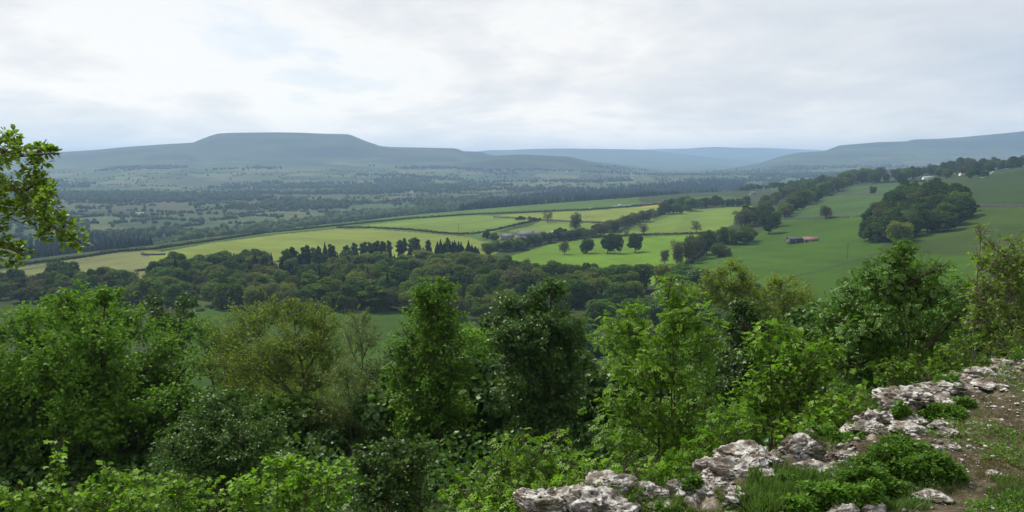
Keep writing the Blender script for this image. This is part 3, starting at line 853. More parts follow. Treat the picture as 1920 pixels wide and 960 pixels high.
for (px, py) in along([(640, 500), (720, 496), (810, 488)], 26, 5, 5):
    put('conifer', px, py, rng.uniform(18, 30), 'dark spiky conifer in the wood below the pale fields', CON, False, rng.uniform(10, 18), ymin=300)
for (px, py) in along([(480, 526), (560, 522), (620, 520)], 24, 4, 4):
    put('conifer', px, py, rng.uniform(24, 34), 'dark spiky conifer in the wood below the pale fields', CON, False, rng.uniform(12, 18), ymin=300)
for (px, py) in along([(820, 479), (850, 480), (893, 481)], 34, 3, 2.6):
    put('conifer', px, py, rng.uniform(16, 30), 'black conifer in the tight block beside the farm', 'conifers in the tight block beside the farm', False, rng.uniform(11, 17), ymin=300)
for (px, py) in ((690, 552), (727, 560), (735, 552), (600, 545), (668, 548), (700, 560)):
    put('conifer', px, py, rng.uniform(42, 54), 'lone dark conifer spire among the broadleaf crowns', 'lone spires among the broadleaf crowns', False, 16, ymin=300)
TALL = [(536, 502, 44, 18), (550, 503, 48, 20), (574, 500, 48, 22), (590, 500, 44, 18), (598, 500, 46, 14), (622, 492, 42, 18), (650, 486, 34, 17), (665, 484, 36, 14), (682, 480, 34, 18), (694, 478, 32, 14),
        (706, 480, 36, 18), (718, 479, 34, 16), (730, 480, 37, 12), (750, 478, 36, 16), (758, 477, 38, 14), (773, 478, 40, 18), (781, 478, 40, 16), (803, 476, 34, 12), (840, 474, 36, 12), (450, 500, 34, 26), (400, 498, 26, 24), (330, 500, 24, 26)]
for i, (px, py, h, w) in enumerate(TALL):
    k = 'column' if i % 3 else 'greycolumn'
    if px < 500: k = 'greycolumn'
    put(k, px, py + 6, h, 'tall narrow tree standing up against the pale field', 'tall narrow trees against the pale field', False, w, ymin=300)
# small bushes on the sunk pasture
for px, py, h, w in ((375, 583, 8, 20), (397, 579, 8, 10), (411, 576, 8, 10), (432, 571, 14, 22), (448, 571, 15, 22), (345, 588, 12, 20)):
    put('bush', px, py, h, 'round hawthorn bush in the sunk pasture beyond the big sycamore', 'bushes in the sunk pasture', False, w, ymin=250)
for px, py, h, w in ((700, 585, 14, 36), (720, 583, 10, 30), (1215, 512, 20, 30), (1235, 510, 16, 24), (1222, 516, 14, 20)):
    put('bush', px, py, h, 'low dark bush on the lower hem of the wood', 'bushes on the hem of the wood', False, w, ymin=250)
# nearer canopy to the right of the wood, seen from above
MIND = 21
for (px, py) in rows_of([(1020, 640), (1030, 560), (1120, 548), (1250, 530), (1400, 560), (1500, 590), (1500, 680), (1100, 700)], 60, 9):
    k = ['slope', 'slopedark', 'light', 'slope'][rng.integers(4)]
    put(k, px, py, rng.uniform(38, 56), 'rounded green tree in the canopy filling the hollow below the pasture', 'trees filling the hollow below the pasture', False, rng.uniform(60, 90), ymin=150)
MIND = 46
for (px, py) in rows_of([(-80, 955), (-80, 800), (360, 790), (760, 800), (1000, 790), (1300, 760), (1650, 700), (1900, 700), (1900, 800), (1300, 900), (1000, 955)], 66, 10):
    k = ['slope', 'slopedark', 'slopedark'][rng.integers(3)]
    P = ground_at(px, py, 40)
    if P is None: continue
    lim = (745 if 340 < px < 770 else 640 if px < 1300 else 600) + rng.uniform(0, 60)
    h = min(py - lim, rng.uniform(7, 10) / mpp(P[1]))
    if h < 40: continue
    put(k, px, py, h, 'shaded tree low on the steep slope', 'shaded trees low on the steep slope', False, h * rng.uniform(.9, 1.3), ymin=40)

# ------------------------------------------------------------------ hedges and field walls
def barrier(name, label, line, h, w, mat, leafy=True, gap=None):
    line = np.array(line, float)
    seg = np.linalg.norm(np.diff(line, axis=0), axis=1); cum = np.concatenate([[0], np.cumsum(seg)])
    n = max(4, int(cum[-1] / 4)); t = np.linspace(0, cum[-1], n)
    pts = []
    for x, y in zip(np.interp(t, cum, line[:, 0]), np.interp(t, cum, line[:, 1])):
        P = ground_at(x, y, 250)
        if P is not None: pts.append(P)
    pts = np.array(pts)
    # drop back jumps where the ray slips over a brow
    sp = np.linalg.norm(np.diff(pts[:, :2], axis=0), axis=1)
    keep = np.concatenate([[True], sp < 12 * np.median(sp) + 5])
    pts = pts[keep]
    cum = np.concatenate([[0], np.cumsum(np.linalg.norm(np.diff(pts[:, :2], axis=0), axis=1))])
    m = int(min(900, max(20, cum[-1] / 1.6))); t = np.linspace(0, cum[-1], m)
    X = np.interp(t, cum, pts[:, 0]); Y = np.interp(t, cum, pts[:, 1])
    Z = land(X, Y)
    P = np.stack([X, Y, Z], 1)
    if leafy:
        g = Geo()
        n = int(cum[-1] * 9)
        n = min(n, 14000)
        u = rng.random(n) * cum[-1]
        hh = h * (0.75 + 0.6 * vnoise(u / 7, u * 0 + len(label)))
        d = rand_dirs(n, .2)
        Q = np.stack([np.interp(u, t, X), np.interp(u, t, Y), np.interp(u, t, Z)], 1)
        Q = Q + d * np.stack([np.full(n, w * .5), np.full(n, w * .5), hh * .55], 1); Q[:, 2] += hh * .45
        g.leaves(TPL['clump'], Q, rand_dirs(n), norm(d + [0, 0, .6]), 0.75 * (.7 + .6 * rng.random(n)), 0)
        # woody core
        g.tube(P + [0, 0, h * .35], np.full(m, w * .28), 5, 0)
        o = g.build(name, [M[mat]])
    else:
        g = Geo()
        hv = h * (0.9 + 0.2 * rng.random(m))
        tn = norm(np.gradient(P, axis=0)); sd = norm(np.cross(tn, [0, 0, 1.0]))
        prof = [(-.5, -.5), (-.34, 1.0), (.34, 1.0), (.5, -.5)]
        V = np.stack([P + sd * (a * w) + np.stack([0 * hv, 0 * hv, hv * b], 1) for a, b in prof], 1)
        i = np.arange(m - 1)[:, None] * 4; j = np.arange(3)[None]
        f = np.stack([i + j, i + j + 1, i + 5 + j, i + 4 + j], -1).reshape(-1, 4)
        g.add(V.reshape(-1, 3), f)
        o = g.build(name, [M[mat]])
    tag(o, label, 'hedge' if leafy else 'wall', 'field boundaries')
    return o
barrier('hedge', 'long dark hedge dividing the strip from the pale fields', [(-30, 508), (60, 495), (150, 484), (225, 472), (290, 468), (400, 452), (500, 437), (620, 425), (760, 411), (880, 403), (960, 400), (1100, 394), (1190, 387), (1290, 378)], 2.6, 2.6, 'hedge')
barrier('hedge', 'curving hedge between the two largest pale fields', [(632, 427), (700, 428), (760, 431), (830, 438), (880, 440), (925, 433), (975, 421), (1010, 413)], 2.2, 2.2, 'hedge')
barrier('field_wall', 'stone wall across the pale fields above the farm', [(925, 408), (1000, 412), (1030, 414), (1085, 417), (1150, 419)], 1.9, 1.3, 'wallstone', False)
barrier('hedge', 'straight hedge along the top of the bright green field', [(1108, 446), (1180, 442), (1260, 440), (1300, 439), (1340, 437)], 1.9, 1.8, 'hedge')
barrier('field_wall', 'wall above the barn field up to the gateway', [(1466, 412), (1530, 410), (1591, 408)], 1.5, 1.0, 'wallstone', False)
barrier('field_wall', 'short wall from the gateway to the dark copse', [(1600, 407.5), (1625, 406), (1640, 405)], 1.5, 1.0, 'wallstone', False)
barrier('field_wall', 'wall under the small forked tree in the upper pasture', [(1556, 366.5), (1620, 366), (1680, 365)], 1.7, 1.1, 'wallstone', False)
barrier('hedge', 'low hedge at the top of the highest small pasture', [(1625, 343), (1680, 342), (1735, 341)], 1.8, 1.6, 'hedge')
barrier('field_wall', 'stone wall below the wide dark pasture on the ridge', [(1806, 388), (1850, 388), (1900, 388), (1980, 387)], 1.8, 1.0, 'wallstone', False)
barrier('hedge', 'short hedge from the tall dark tree down the pasture side', [(1340, 440), (1333, 455), (1318, 478), (1262, 515)], 1.8, 2.0, 'hedge')
barrier('field_wall', 'tumbled wall below the pale wedge shaped field', [(265, 478), (290, 479), (310, 478)], 1.4, 1.0, 'wallstone', False)
barrier('hedge', 'low hedge at the foot of the wedge shaped field', [(255, 510), (285, 505), (320, 500)], 1.5, 1.5, 'hedge')

# far woods and hedgerow trees: beyond counting, one mesh each
ICO = None
def ico_unit(sub=1):
    bm = bmesh.new(); bmesh.ops.create_icosphere(bm, subdivisions=sub, radius=1.0)
    v = np.array([x.co[:] for x in bm.verts]); f = np.array([[q.index for q in p.verts] for p in bm.faces]); bm.free()
    return v, f
ICO1 = ico_unit(1); ICO2 = ico_unit(2)
def blobs(name, P, r, h, label, mat, conifer=False, sub=2, kind='stuff'):
    v, f = ICO2 if sub == 2 else ICO1
    n = len(P)
    V = np.repeat(v[None], n, 0)
    V = V * (0.78 + 0.5 * rng.random((n, len(v), 1)))
    if conifer: V[:, :, :2] *= np.clip(1.25 - 0.75 * (V[:, :, 2:3] + 1), .12, 1.2)
    V[:, :, :2] *= r[:, None, None]; V[:, :, 2] = (V[:, :, 2] * .55 + .45) * h[:, None]
    V = V + P[:, None]
    F = (f[None] + (np.arange(n) * len(v))[:, None, None]).reshape(-1, 3)
    o = mesh_obj(name, V.reshape(-1, 3), F, M[mat])
    tag(o, label, kind=kind)
    return o
def far_points(n, y0, y1, px0=-250, px1=2150, power=1.0):
    Y = np.exp(rng.uniform(math.log(y0), math.log(y1), n))
    a = (rng.uniform(px0, px1, n) - 960) / FPX
    return a * Y, Y
def all_land(x, y):
    return land(x, y)
# hill surfaces as a lookup so trees also stand on the hillsides
def hill_z(X, Y):
    z = land(X, Y)
    for k in ('main', 'spur', 'right', 'dale_left'):
        px, t, HX, HY, HZ = HILLS[k][1]
        a_cols = HX[0] / HY[0]
        a = X / Y
        ci = np.interp(a, a_cols, np.arange(len(a_cols)))
        ins = (a > a_cols[0]) & (a < a_cols[-1])
        c0 = np.clip(ci.astype(int), 0, len(a_cols) - 1)
        ylo = HY[0][c0]; ytop = HY[len(t) - 15][c0]
        tt = (Y - ylo) / (ytop - ylo)
        ins &= (tt > 0) & (tt < 1)
        ti = np.clip(np.searchsorted(t[:len(t) - 14], np.clip(tt, 0, 1)), 0, len(t) - 15)
        z = np.where(ins, np.maximum(z, HZ[ti, c0]), z)
    return z
def far_wood(name, label, n, y0, y1, cond, rr, hh, mat, conifer=False, sub=1, px0=-250, px1=2150):
    X, Y = far_points(n, y0, y1, px0, px1)
    if 'wood' in name and 'conifer' not in name:   # even spread over the land, so far copses stay closed
        Y2 = rng.uniform(y0, y1, n); X = X / Y * Y2; Y = Y2
    k = cond(X, Y); X, Y = X[k], Y[k]
    Z = hill_z(X, Y)
    r = rng.uniform(*rr, len(X)); h = rng.uniform(*hh, len(X))
    if conifer: r = r * .7
    # crowns beyond three kilometres stand for a tight knot of trees
    g = 1 + 0 * Y
    blobs(name, np.stack([X, Y, Z], 1), r * g, h, label, mat, conifer, sub)
edgeY = lambda X, Y: np.interp(X / Y, KA, KY[7])
def near_edge_ok(X, Y): return Y > edgeY(X, Y) * 1.22
def hedgerow(X, Y):
    t, t2, e = field_cells(X, Y, 210, 170, 0.35)
    return near_edge_ok(X, Y) & (e < 7) & (vnoise(X / 150 + 9, Y / 150) > .38) & (hill_z(X, Y) < -20 - 30 * rng.random(len(X)))
def woodland(X, Y):
    return near_edge_ok(X, Y) & (fbm(X / 520 + 2, Y / 300 + 8, oct=3) > .605) & (hill_z(X, Y) < -5)
def scattered(X, Y):
    return near_edge_ok(X, Y) & (vnoise(X / 300 + 70, Y / 300) > .45) & (hill_z(X, Y) < -45)
far_wood('hedgerow_trees', 'countless hedgerow trees dotting the valley floor', 110000, 1150, 5600, hedgerow, (2.4, 4.6), (3.5, 8), 'far_tree')
far_wood('valley_woods', 'dark woods scattered over the valley floor and lower hillside', 40000, 1300, 5600, woodland, (4.5, 7.5), (9, 15), 'far_tree')
far_wood('valley_trees', 'loose field trees scattered across the valley', 1300, 1150, 5200, scattered, (4, 7), (7, 12), 'far_tree')
def strip(pts):
    poly = pts
    def c(X, Y):
        P, Q = project(X, Y, hill_z(X, Y))
        return near_edge_ok(X, Y) & inpoly(P, Q, poly)
    return c
def ridge_wood(name, label, poly, n, y0, y1, rr, hh, mat, conifer):
    xs = [p[0] for p in poly]
    far_wood(name, label, n, y0, y1, strip(poly), rr, hh, mat, conifer, 1, min(xs), max(xs))
ridge_wood('conifer_wood', 'dark conifer wood behind the end of the pale wedge shaped field', [(30, 500), (60, 462), (160, 450), (280, 458), (290, 478), (120, 490)], 1600, 800, 1800, (3.5, 5), (15, 22), 'far_conifer', True)
ridge_wood('conifer_plantation', 'long black green plantation behind the upper green strip', [(860, 400), (930, 378), (1060, 362), (1200, 350), (1330, 340), (1400, 341), (1400, 360), (1200, 378), (960, 392)], 9000, 1500, 4500, (5, 8), (16, 24), 'far_conifer', True)
ridge_wood('valley_belt', 'dark belt of trees just over the edge of the bench', [(290, 462), (420, 436), (560, 418), (720, 398), (900, 380), (900, 392), (720, 410), (560, 430), (420, 450), (290, 474)], 3600, 1000, 2600, (5, 8), (10, 16), 'far_tree', False)

ORD = 'first second third fourth fifth sixth seventh eighth ninth tenth eleventh twelfth'.split()
def zone(px):
    for lim, w in ((180, 'over the west side of the sycamore'), (380, 'over the east side of the sycamore'), (640, 'over the olive yellow tree'), (750, 'over the bare tree'), (890, 'behind the tall narrow tree'), (1120, 'behind the blackish tree'), (1340, 'behind the feathery ash'), (1580, 'above the broad leaved saplings'), (3000, 'behind the glossy leaved tree')):
        if px < lim: return w
TONE = {'round': 'green', 'dark': 'dark', 'light': 'pale', 'brown': 'bronze', 'bare': 'bare', 'conifer': 'spiky', 'column': 'dark', 'greycolumn': 'soft', 'bush': 'leafy', 'slope': 'fresh', 'slopedark': 'shaded'}
def relabel():
    """a label of its own for every tree that can be told from its fellows"""
    SH = {'trees in the belt between two fields': 'in the belt between the pale and bright fields', 'trees in the long mixed belt': 'in the long mixed belt', 'trees in the second rank of the long mixed belt': 'in the rear rank of the mixed belt',
          'trees of the dark copse': 'in the dark copse', 'trees of the wood in the hollow': 'in the wood', 'pale trees in the glade of the wood': 'in the glade', 'trees below the wedge shaped field': 'in the low belt',
          'shaded trees low on the steep slope': 'on the steep slope', 'trees filling the hollow below the pasture': 'in the hollow', 'conifers in the wood': 'in the wood', 'conifers in the tight block beside the farm': 'in the block by the farm',
          'trees round the white farm sheds': 'by the white sheds', 'trees on the near skyline': 'on the near skyline', 'trees below the white farm sheds': 'below the white sheds', 'trees screening the farmstead': 'screening the farmstead',
          'trees above the bright field': 'above the bright field', 'trees in the spinney between the pastures': 'in the spinney', 'trees behind the corner tree': 'behind the corner tree', 'thin trees in the pasture scrub': 'in the pasture scrub',
          'trees above the far small pasture': 'above the far pasture', 'tall narrow trees against the pale field': 'against the pale field', 'grey green trees along the top of the wood': 'along the top of the wood', 'bushes in the sunk pasture': 'in the sunk pasture', 'bushes on the hem of the wood': 'on the hem of the wood'}
    cells = {}
    for o, key, px, py, h in PLACED:
        gname = o['group']
        many = gname in ('trees of the wood in the hollow', 'pale trees in the glade of the wood', 'trees below the wedge shaped field', 'shaded trees low on the steep slope', 'trees filling the hollow below the pasture', 'conifers in the wood', 'tall narrow trees against the pale field', 'bushes on the hem of the wood', 'grey green trees along the top of the wood')
        rank = ''
        if gname in ('trees of the wood in the hollow', 'shaded trees low on the steep slope', 'trees filling the hollow below the pasture', 'trees of the dark copse'):
            a, b = {'trees of the wood in the hollow': (525, 560), 'shaded trees low on the steep slope': (840, 890), 'trees filling the hollow below the pasture': (590, 640), 'trees of the dark copse': (400, 430)}[gname]
            rank = 'rear' if py < a else 'middle' if py < b else 'front'
        cells.setdefault((gname, zone(px) if many else '', rank, TONE[key], o.name.split('.')[0]), []).append((px, o))
    for (gname, zn, rank, tone, nm), L in cells.items():
        L.sort(key=lambda t: t[0])
        kind = nm.replace('_', ' ').replace('broadleaf tree', 'tree').replace('budding tree', 'tree').replace('bare tree', 'tree').replace('maple tree', 'tree').replace('oak tree', 'tree')
        if len(L) > 12:
            for px, o in L: o['label'] = f"{tone} {kind} {SH.get(gname, gname)}" + (f" {rank} rank" if rank else '') + (f" {zn}" if zn else '')
            continue
        for i, (px, o) in enumerate(L):
            w = SH.get(gname, gname)
            o_ = ORD[min(i, 11)] + ' ' if len(L) > 1 else ''
            lab = f"{o_}{tone} {kind} {w}" + (f" {rank} rank" if rank else '') + (f" {zn}" if zn else '')
            if len(L) > 1 and not zn: lab += ' counted eastwards'
            o['label'] = lab
relabel()

# ------------------------------------------------------------------ farms, sheds, vans
M['wall_stone'] = mat_simple('farmhouse_stone', (0.26, 0.24, 0.20), 0.9, 0.25, 1.5)
M['white_wall'] = mat_simple('whitewash', (0.78, 0.77, 0.74), 0.7, 0.06, 0.8)
M['slate'] = mat_simple('slate_roof', (0.11, 0.115, 0.125), 0.8, 0.2, 1.2, 0.15)
M['pale_slate'] = mat_simple('pale_sheet_roof', (0.20, 0.205, 0.21), 0.8, 0.15, 0.6, 0.15)
M['white_sheet'] = mat_simple('white_sheet_roof', (0.62, 0.62, 0.61), 0.35, 0.05, 0.5, 0.5)
M['red_roof'] = mat_simple('rusty_sheet_roof', (0.165, 0.095, 0.078), 0.8, 0.3, 0.8)
M['dark_wood'] = mat_simple('tarred_boards', (0.045, 0.05, 0.055), 0.85, 0.3, 1.0)
M['blue_sheet'] = mat_simple('blue_grey_sheet', (0.085, 0.105, 0.135), 0.6, 0.2, 0.6)
M['glass'] = mat_simple('dark_window', (0.03, 0.035, 0.04), 0.15, 0.1, 1.0, 0.6)
M['van_white'] = mat_simple('van_paint', (0.8, 0.8, 0.8), 0.3, 0.02, 1.0, 0.5)
M['tyre'] = mat_simple('tyre_rubber', (0.02, 0.02, 0.02), 0.9, 0.1, 3.0)
M['asphalt'] = mat_simple('lane_asphalt', (0.16, 0.16, 0.155), 0.9, 0.15, 0.3)

def box(g, x0, x1, y0, y1, z0, z1, mat=0):
    v = np.array([(x0, y0, z0), (x1, y0, z0), (x1, y1, z0), (x0, y1, z0), (x0, y0, z1), (x1, y0, z1), (x1, y1, z1), (x0, y1, z1)], float)
    g.add(v, np.array([(0, 3, 2, 1), (4, 5, 6, 7), (0, 1, 5, 4), (1, 2, 6, 5), (2, 3, 7, 6), (3, 0, 4, 7)]), mat)
def part(name, parent, boxes, mat):
    g = Geo()
    for b in boxes: box(g, *b)
    return g.build(name, [M[mat]], parent)
def building(name, label, cat, P, rz, L, W, H, RH, wall, roof, wins=(), doors=(), chim=0, sill=True):
    e = empty(name, P - np.array([0, 0, .3]), rz)
    g = Geo()
    box(g, -L/2, L/2, -W/2, W/2, -1.5, H)
    g.add(np.array([(-L/2, -W/2, H), (-L/2, W/2, H), (-L/2, 0, H + RH * .97), (L/2, -W/2, H), (L/2, W/2, H), (L/2, 0, H + RH * .97)], float), np.array([(0, 2, 1), (3, 4, 5)]))
    g.build('wall', [M[wall]], e)
    g = Geo(); t = .25; o = .5
    for s in (-1, 1):
        v = []
        for x in (-L/2 - o, L/2 + o):
            for (yy, zz) in ((s * (W/2 + o), H - RH * o / (W/2)), (0, H + RH), (0, H + RH + t), (s * (W/2 + o), H - RH * o / (W/2) + t)):
                v.append((x, yy, zz))
        g.add(np.array(v, float), np.array([(0, 1, 2, 3), (7, 6, 5, 4), (0, 4, 5, 1), (1, 5, 6, 2), (2, 6, 7, 3), (3, 7, 4, 0)]))
    rf = g.build('roof', [M[roof]], e)
    for i in range(chim):
        x = (-L/2 + .7) if i == 0 else L/2 - .7
        part('chimney', rf, [(x - .5, x + .5, -.4, .4, H + RH * .7, H + RH + 1.3)], wall)
    for (x, z, w, h) in wins:
        part('window', e, [(x - w/2, x + w/2, -W/2 - .06, -W/2 + .02, z, z + h)], 'glass')
    for (x, w, h) in doors:
        part('door', e, [(x - w/2, x + w/2, -W/2 - .08, -W/2 + .02, -.2, h)], 'dark_wood')
    tag(e, label, cat)
    return e
def at(px, py, ymin=250): return ground_at(px, py, ymin)

# the field barn: a blue grey open fronted shed joined to a lower red roofed one
P = at(1505, 454)
building('field_barn', 'field barn with rusty red sheet roof joined to the dark shed in the pasture', 'barn', P + np.array([5.3, 0, 0]), .03, 10.5, 6, 2.2, 2.0, 'wall_stone', 'red_roof', doors=((-3.4, 2.4, 2.0), (3.4, 1.3, 2.0), (1.2, 1.1, 1.8)))
e = building('field_shed', 'dark blue grey open fronted shed beside the red roofed barn', 'shed', P + np.array([-5.6, 0.6, 0]), .03, 10.5, 5.5, 2.7, 1.2, 'blue_sheet', 'dark_wood', doors=((-2.6, 3.2, 2.3), (1.6, 3.0, 2.3)))
# farmstead among the trees
farm = [
 ('farmhouse', 'grey slate roofed farmhouse half hidden by trees below the pale fields', 985, 449, 17, 8, 5.2, 3.2, 'wall_stone', 'slate', 2, .1),
 ('farm_barn', 'long dull slate roofed barn running on beside the farmhouse', 1003, 447, 20, 9, 4.4, 3.4, 'wall_stone', 'slate', 0, -.25),
 ('farm_shed', 'small pale roofed shed at the eastern end of the farmstead', 1044, 442, 11, 7, 3.4, 1.8, 'white_wall', 'pale_slate', 0, .1),
 ('farm_shed', 'low pale roofed outbuilding between the barn and the small shed', 1022, 445, 11, 6, 3.0, 1.6, 'wall_stone', 'pale_slate', 0, .1),
 ('cottage', 'low slate roofed cottage next to the dark little drive tree', 950, 450, 13, 7, 3.8, 2.6, 'wall_stone', 'slate', 2, .2),
]
for nm, lab, px, py, L, W, H, RH, wl, rf, ch, rz in farm:
    w = [(-L * .3, .9, 1.1, 1.3), (L * .05, .9, 1.1, 1.3), (L * .33, .9, 1.1, 1.3)]
    if H > 5: w += [(-L * .3, 3.3, 1.1, 1.2), (L * .05, 3.3, 1.1, 1.2), (L * .33, 3.3, 1.1, 1.2)]
    building(nm, lab, 'house' if ch else 'farm building', at(px, py), rz, L, W, H, RH, wl, rf, w, ((-L * .12, 1.3, 2.1),), ch)
# white sheds on the ridge
for lab, px, py, L, W, H in (('long white roofed poultry shed among ridge trees', 1777, 328.5, 19, 9, 2.0), ('shorter white roofed shed beside the long white one', 1808, 328.5, 12, 8, 2.0), ('pale grey shed lower on the ridge beyond the high pasture', 1740, 335.5, 15, 8, 2.0)):
    building('farm_shed', lab, 'shed', at(px, py), -.1, L, W, H, 2.2, 'white_wall', 'white_sheet' if 'white' in lab else 'pale_slate', ((-5, .8, 1.2, 1.0), (0, .8, 1.2, 1.0), (5, .8, 1.2, 1.0)), ((L * .35, 2.5, 2.4),))
building('house', 'pale gabled house showing through trees above the bright field', 'house', at(1411, 366), .3, 10, 7, 4.2, 2.8, 'wall_stone', 'slate', ((-4, 1, 1.3, 1.3), (3, 1, 1.3, 1.3), (-4, 3.4, 1.3, 1.2), (3, 3.4, 1.3, 1.2)), ((0, 1.2, 2.1),), 1)
building('house', 'pale house with a long roof above the end of the plantation', 'house', at(1398, 335), .1, 18, 8, 4, 3, 'wall_stone', 'pale_slate', ((-8, 1, 1.6, 1.6), (0, 1, 1.6, 1.6), (8, 1, 1.6, 1.6)), ((4, 1.4, 2.2),), 1)
# tiny white houses of the far side of the valley
def far_at(px, py):
    a, s = ray(px, py); Y = np.exp(np.linspace(math.log(1100), math.log(7000), 1500))
    k = np.nonzero(s * Y <= hill_z(a * Y, Y))[0]
    k = k[Y[k] > np.interp(a, KA, KY[7]) * 1.25]
    Y = Y[k[0]] if len(k) else 3500.0
    return np.array([a * Y, Y, float(hill_z(np.array([a * Y]), np.array([Y]))[0])])
FARH = [(682, 333.5, 20, 'bright white farmhouse high on the far side of the valley'), (676, 338, 14, 'smaller white cottage just below the bright white farmhouse'),
        (772, 362, 20, 'white house alone among fields in the middle of the valley'), (541, 375, 16, 'white house between two dark hedges west of mid valley'), (595, 381, 22, 'long pale barn in a field below the table topped hill'),
        (267, 378, 34, 'long pale roofed farm building below the western moor'), (297, 377.5, 20, 'pale shed just beyond the long western farm building'), (262, 403, 26, 'low white shed by itself in the western valley fields'),
        (756, 326, 16, 'pale house in the hillside village below the shoulder'), (744, 329, 13, 'grey house at the lower end of the hillside village'), (722, 334, 12, 'small pale house at the western end of the hillside village'), (765, 341, 15, 'grey roofed house under the hillside village'),
        (1063, 322, 16, 'pale farm on the low spur across the dale'), (1186, 334, 16, 'pale farm beyond the end of the spur'), (1235, 324, 20, 'white dot of a farm far up the dale')]
for px, py, L, lab in FARH:
    L = L * .62
    building('far_house', lab, 'house', far_at(px, py), rng.uniform(-.3, .3), L, L * .5, 3.2, 2.6, 'white_wall', 'pale_slate' if L > 9 else 'slate', ((-L * .25, 1.2, 1.4, 1.4), (L * .2, 1.2, 1.4, 1.4)), ((0, 1.4, 2.2),), 1)

def van(label, px, py):
    e = empty('van', at(px, py) + np.array([0, 0, .15]), .12)
    g = Geo()
    prof = [(-2.6, .35), (2.5, .35), (2.6, 1.1), (1.75, 1.35), (1.25, 2.2), (-2.6, 2.3)]
    v = np.array([(x, s, z) for s in (-.95, .95) for x, z in prof], float)
    g.add(v, np.array([(i, (i + 1) % 6, (i + 1) % 6 + 6, i + 6) for i in range(6)]))
    g.add(v, np.array([(0, 5, 4), (0, 4, 3), (0, 3, 1), (1, 3, 2), (6, 10, 11), (6, 9, 10), (6, 7, 9), (7, 8, 9)]))
    g.build('body', [M['van_white']], e)
    part('side_window', e, [(.5, 1.3, -.97, -.94, 1.35, 1.95)], 'glass')
    for x in (-1.7, 1.6):
        for s in (-1, 1):
            w = Geo(); an = np.linspace(0, 6.283, 13)[:-1]
            w.tube(np.array([(x, s * .95 - .12, .34), (x, s * .95 + .12, .34)]), .34, 12)
            w.build('wheel', [M['tyre']], e)
    tag(e, label, 'van')
van('white van on the lane below the upper green strip', 1107, 393.2)
van('white van further along the lane by the roadside tree', 1163, 386.2)
def lane(name, label, line, w, lift=.12):
    line = np.array(line, float); P = np.array([ground_at(x, y, 250) for x, y in line])
    cum = np.concatenate([[0], np.cumsum(np.linalg.norm(np.diff(P[:, :2], axis=0), axis=1))]); t = np.linspace(0, cum[-1], 220)
    X = np.interp(t, cum, P[:, 0]); Y = np.interp(t, cum, P[:, 1])
    tn = norm(np.stack([np.gradient(X), np.gradient(Y)], 1)); sd = np.stack([-tn[:, 1], tn[:, 0]], 1) * w / 2
    V = []
    for s in (-1, -.5, .5, 1):
        x = X + sd[:, 0] * s; y = Y + sd[:, 1] * s
        V.append(np.stack([x, y, land(x, y) + lift + (.35 if abs(s) < 1 else -.3)], 1))
    V = np.stack(V, 1); i = np.arange(219)[:, None] * 4; j = np.arange(3)[None]
    f = np.stack([i + j, i + j + 1, i + j + 5, i + j + 4], -1).reshape(-1, 4)
    tag(mesh_obj(name, V.reshape(-1, 3), f, M['asphalt']), label, kind='structure')
lane('road', 'narrow lane behind the hedge below the upper green strip', [(1060, 395.5), (1107, 393), (1163, 386), (1200, 384), (1240, 380)], 7)
lane('path', 'pale farm track climbing the dark pasture', [(1838, 335), (1850, 329), (1862, 322)], 5)

# power poles in the fields
def pole(px, py, h, lab):
    e = empty('utility_pole', at(px, py))
    g = Geo(); g.tube(np.array([(0, 0, -.5), (0, 0, h)]), [.17, .12], 8); g.build('pole', [M['bark']], e)
    part('cross_arm', e, [(-1.1, 1.1, -.07, .07, h - .7, h - .52)], 'bark')
    for x in (-.9, 0, .9): part('insulator', e, [(x - .07, x + .07, -.07, .07, h - .52, h - .25)], 'wallstone')
    tag(e, lab, 'utility pole')
pole(860, 439, 11, 'wooden power pole standing in the greener pale field')
pole(1589, 484, 9, 'faint wooden power pole in the pasture below the barn')

# ------------------------------------------------------------------ the limestone ledge in front of the camera
M['soil'] = None
def mat_ledge():
    m, nt, out = new_mat('trodden_turf_and_soil')
    b = principled(nt, out, 1.0, 0.05)
    n1 = noise_node(nt, 1.3, 6, 0.65); n2 = noise_node(nt, 9.0, 6, 0.7); n3 = noise_node(nt, 55.0, 4, 0.7)
    soil = ramp(nt, n2, [(0.30, (0.045, 0.035, 0.024)), (0.5, (0.095, 0.077, 0.053)), (0.68, (0.22, 0.19, 0.15))])
    grass = ramp(nt, n2, [(0.32, (0.040, 0.055, 0.016)), (0.62, (0.085, 0.110, 0.030))])
    f = mathn(nt, 'ADD', mathn(nt, 'MULTIPLY', n1, .7), mathn(nt, 'MULTIPLY', n2, .3))
    c = mixc(nt, ramp(nt, f, [(0.49, (0,)), (0.60, (1,))]), soil, grass)
    at_ = N(nt, 'ShaderNodeAttribute', attribute_name='Col')
    rk = ramp(nt, n2, [(0.34, (0.085, 0.065, 0.048)), (0.48, (0.18, 0.145, 0.115)), (0.60, (0.38, 0.345, 0.31)), (0.72, (0.62, 0.61, 0.58))])
    ff = mathn(nt, 'ADD', at_.outputs['Fac'], mathn(nt, 'SUBTRACT', mathn(nt, 'MULTIPLY', n1, 1.2), 0.6))
    c = mixc(nt, ramp(nt, ff, [(0.42, (0,)), (0.56, (1,))]), c, rk)
    c = mixc(nt, 1.0, c, ramp(nt, n3, [(0.3, (.7,)), (0.7, (1.25,))]), 'MULTIPLY')
    nt.links.new(c, b.inputs['Base Color'])
    bump(nt, b, n3, 0.9, 0.03)
    return m
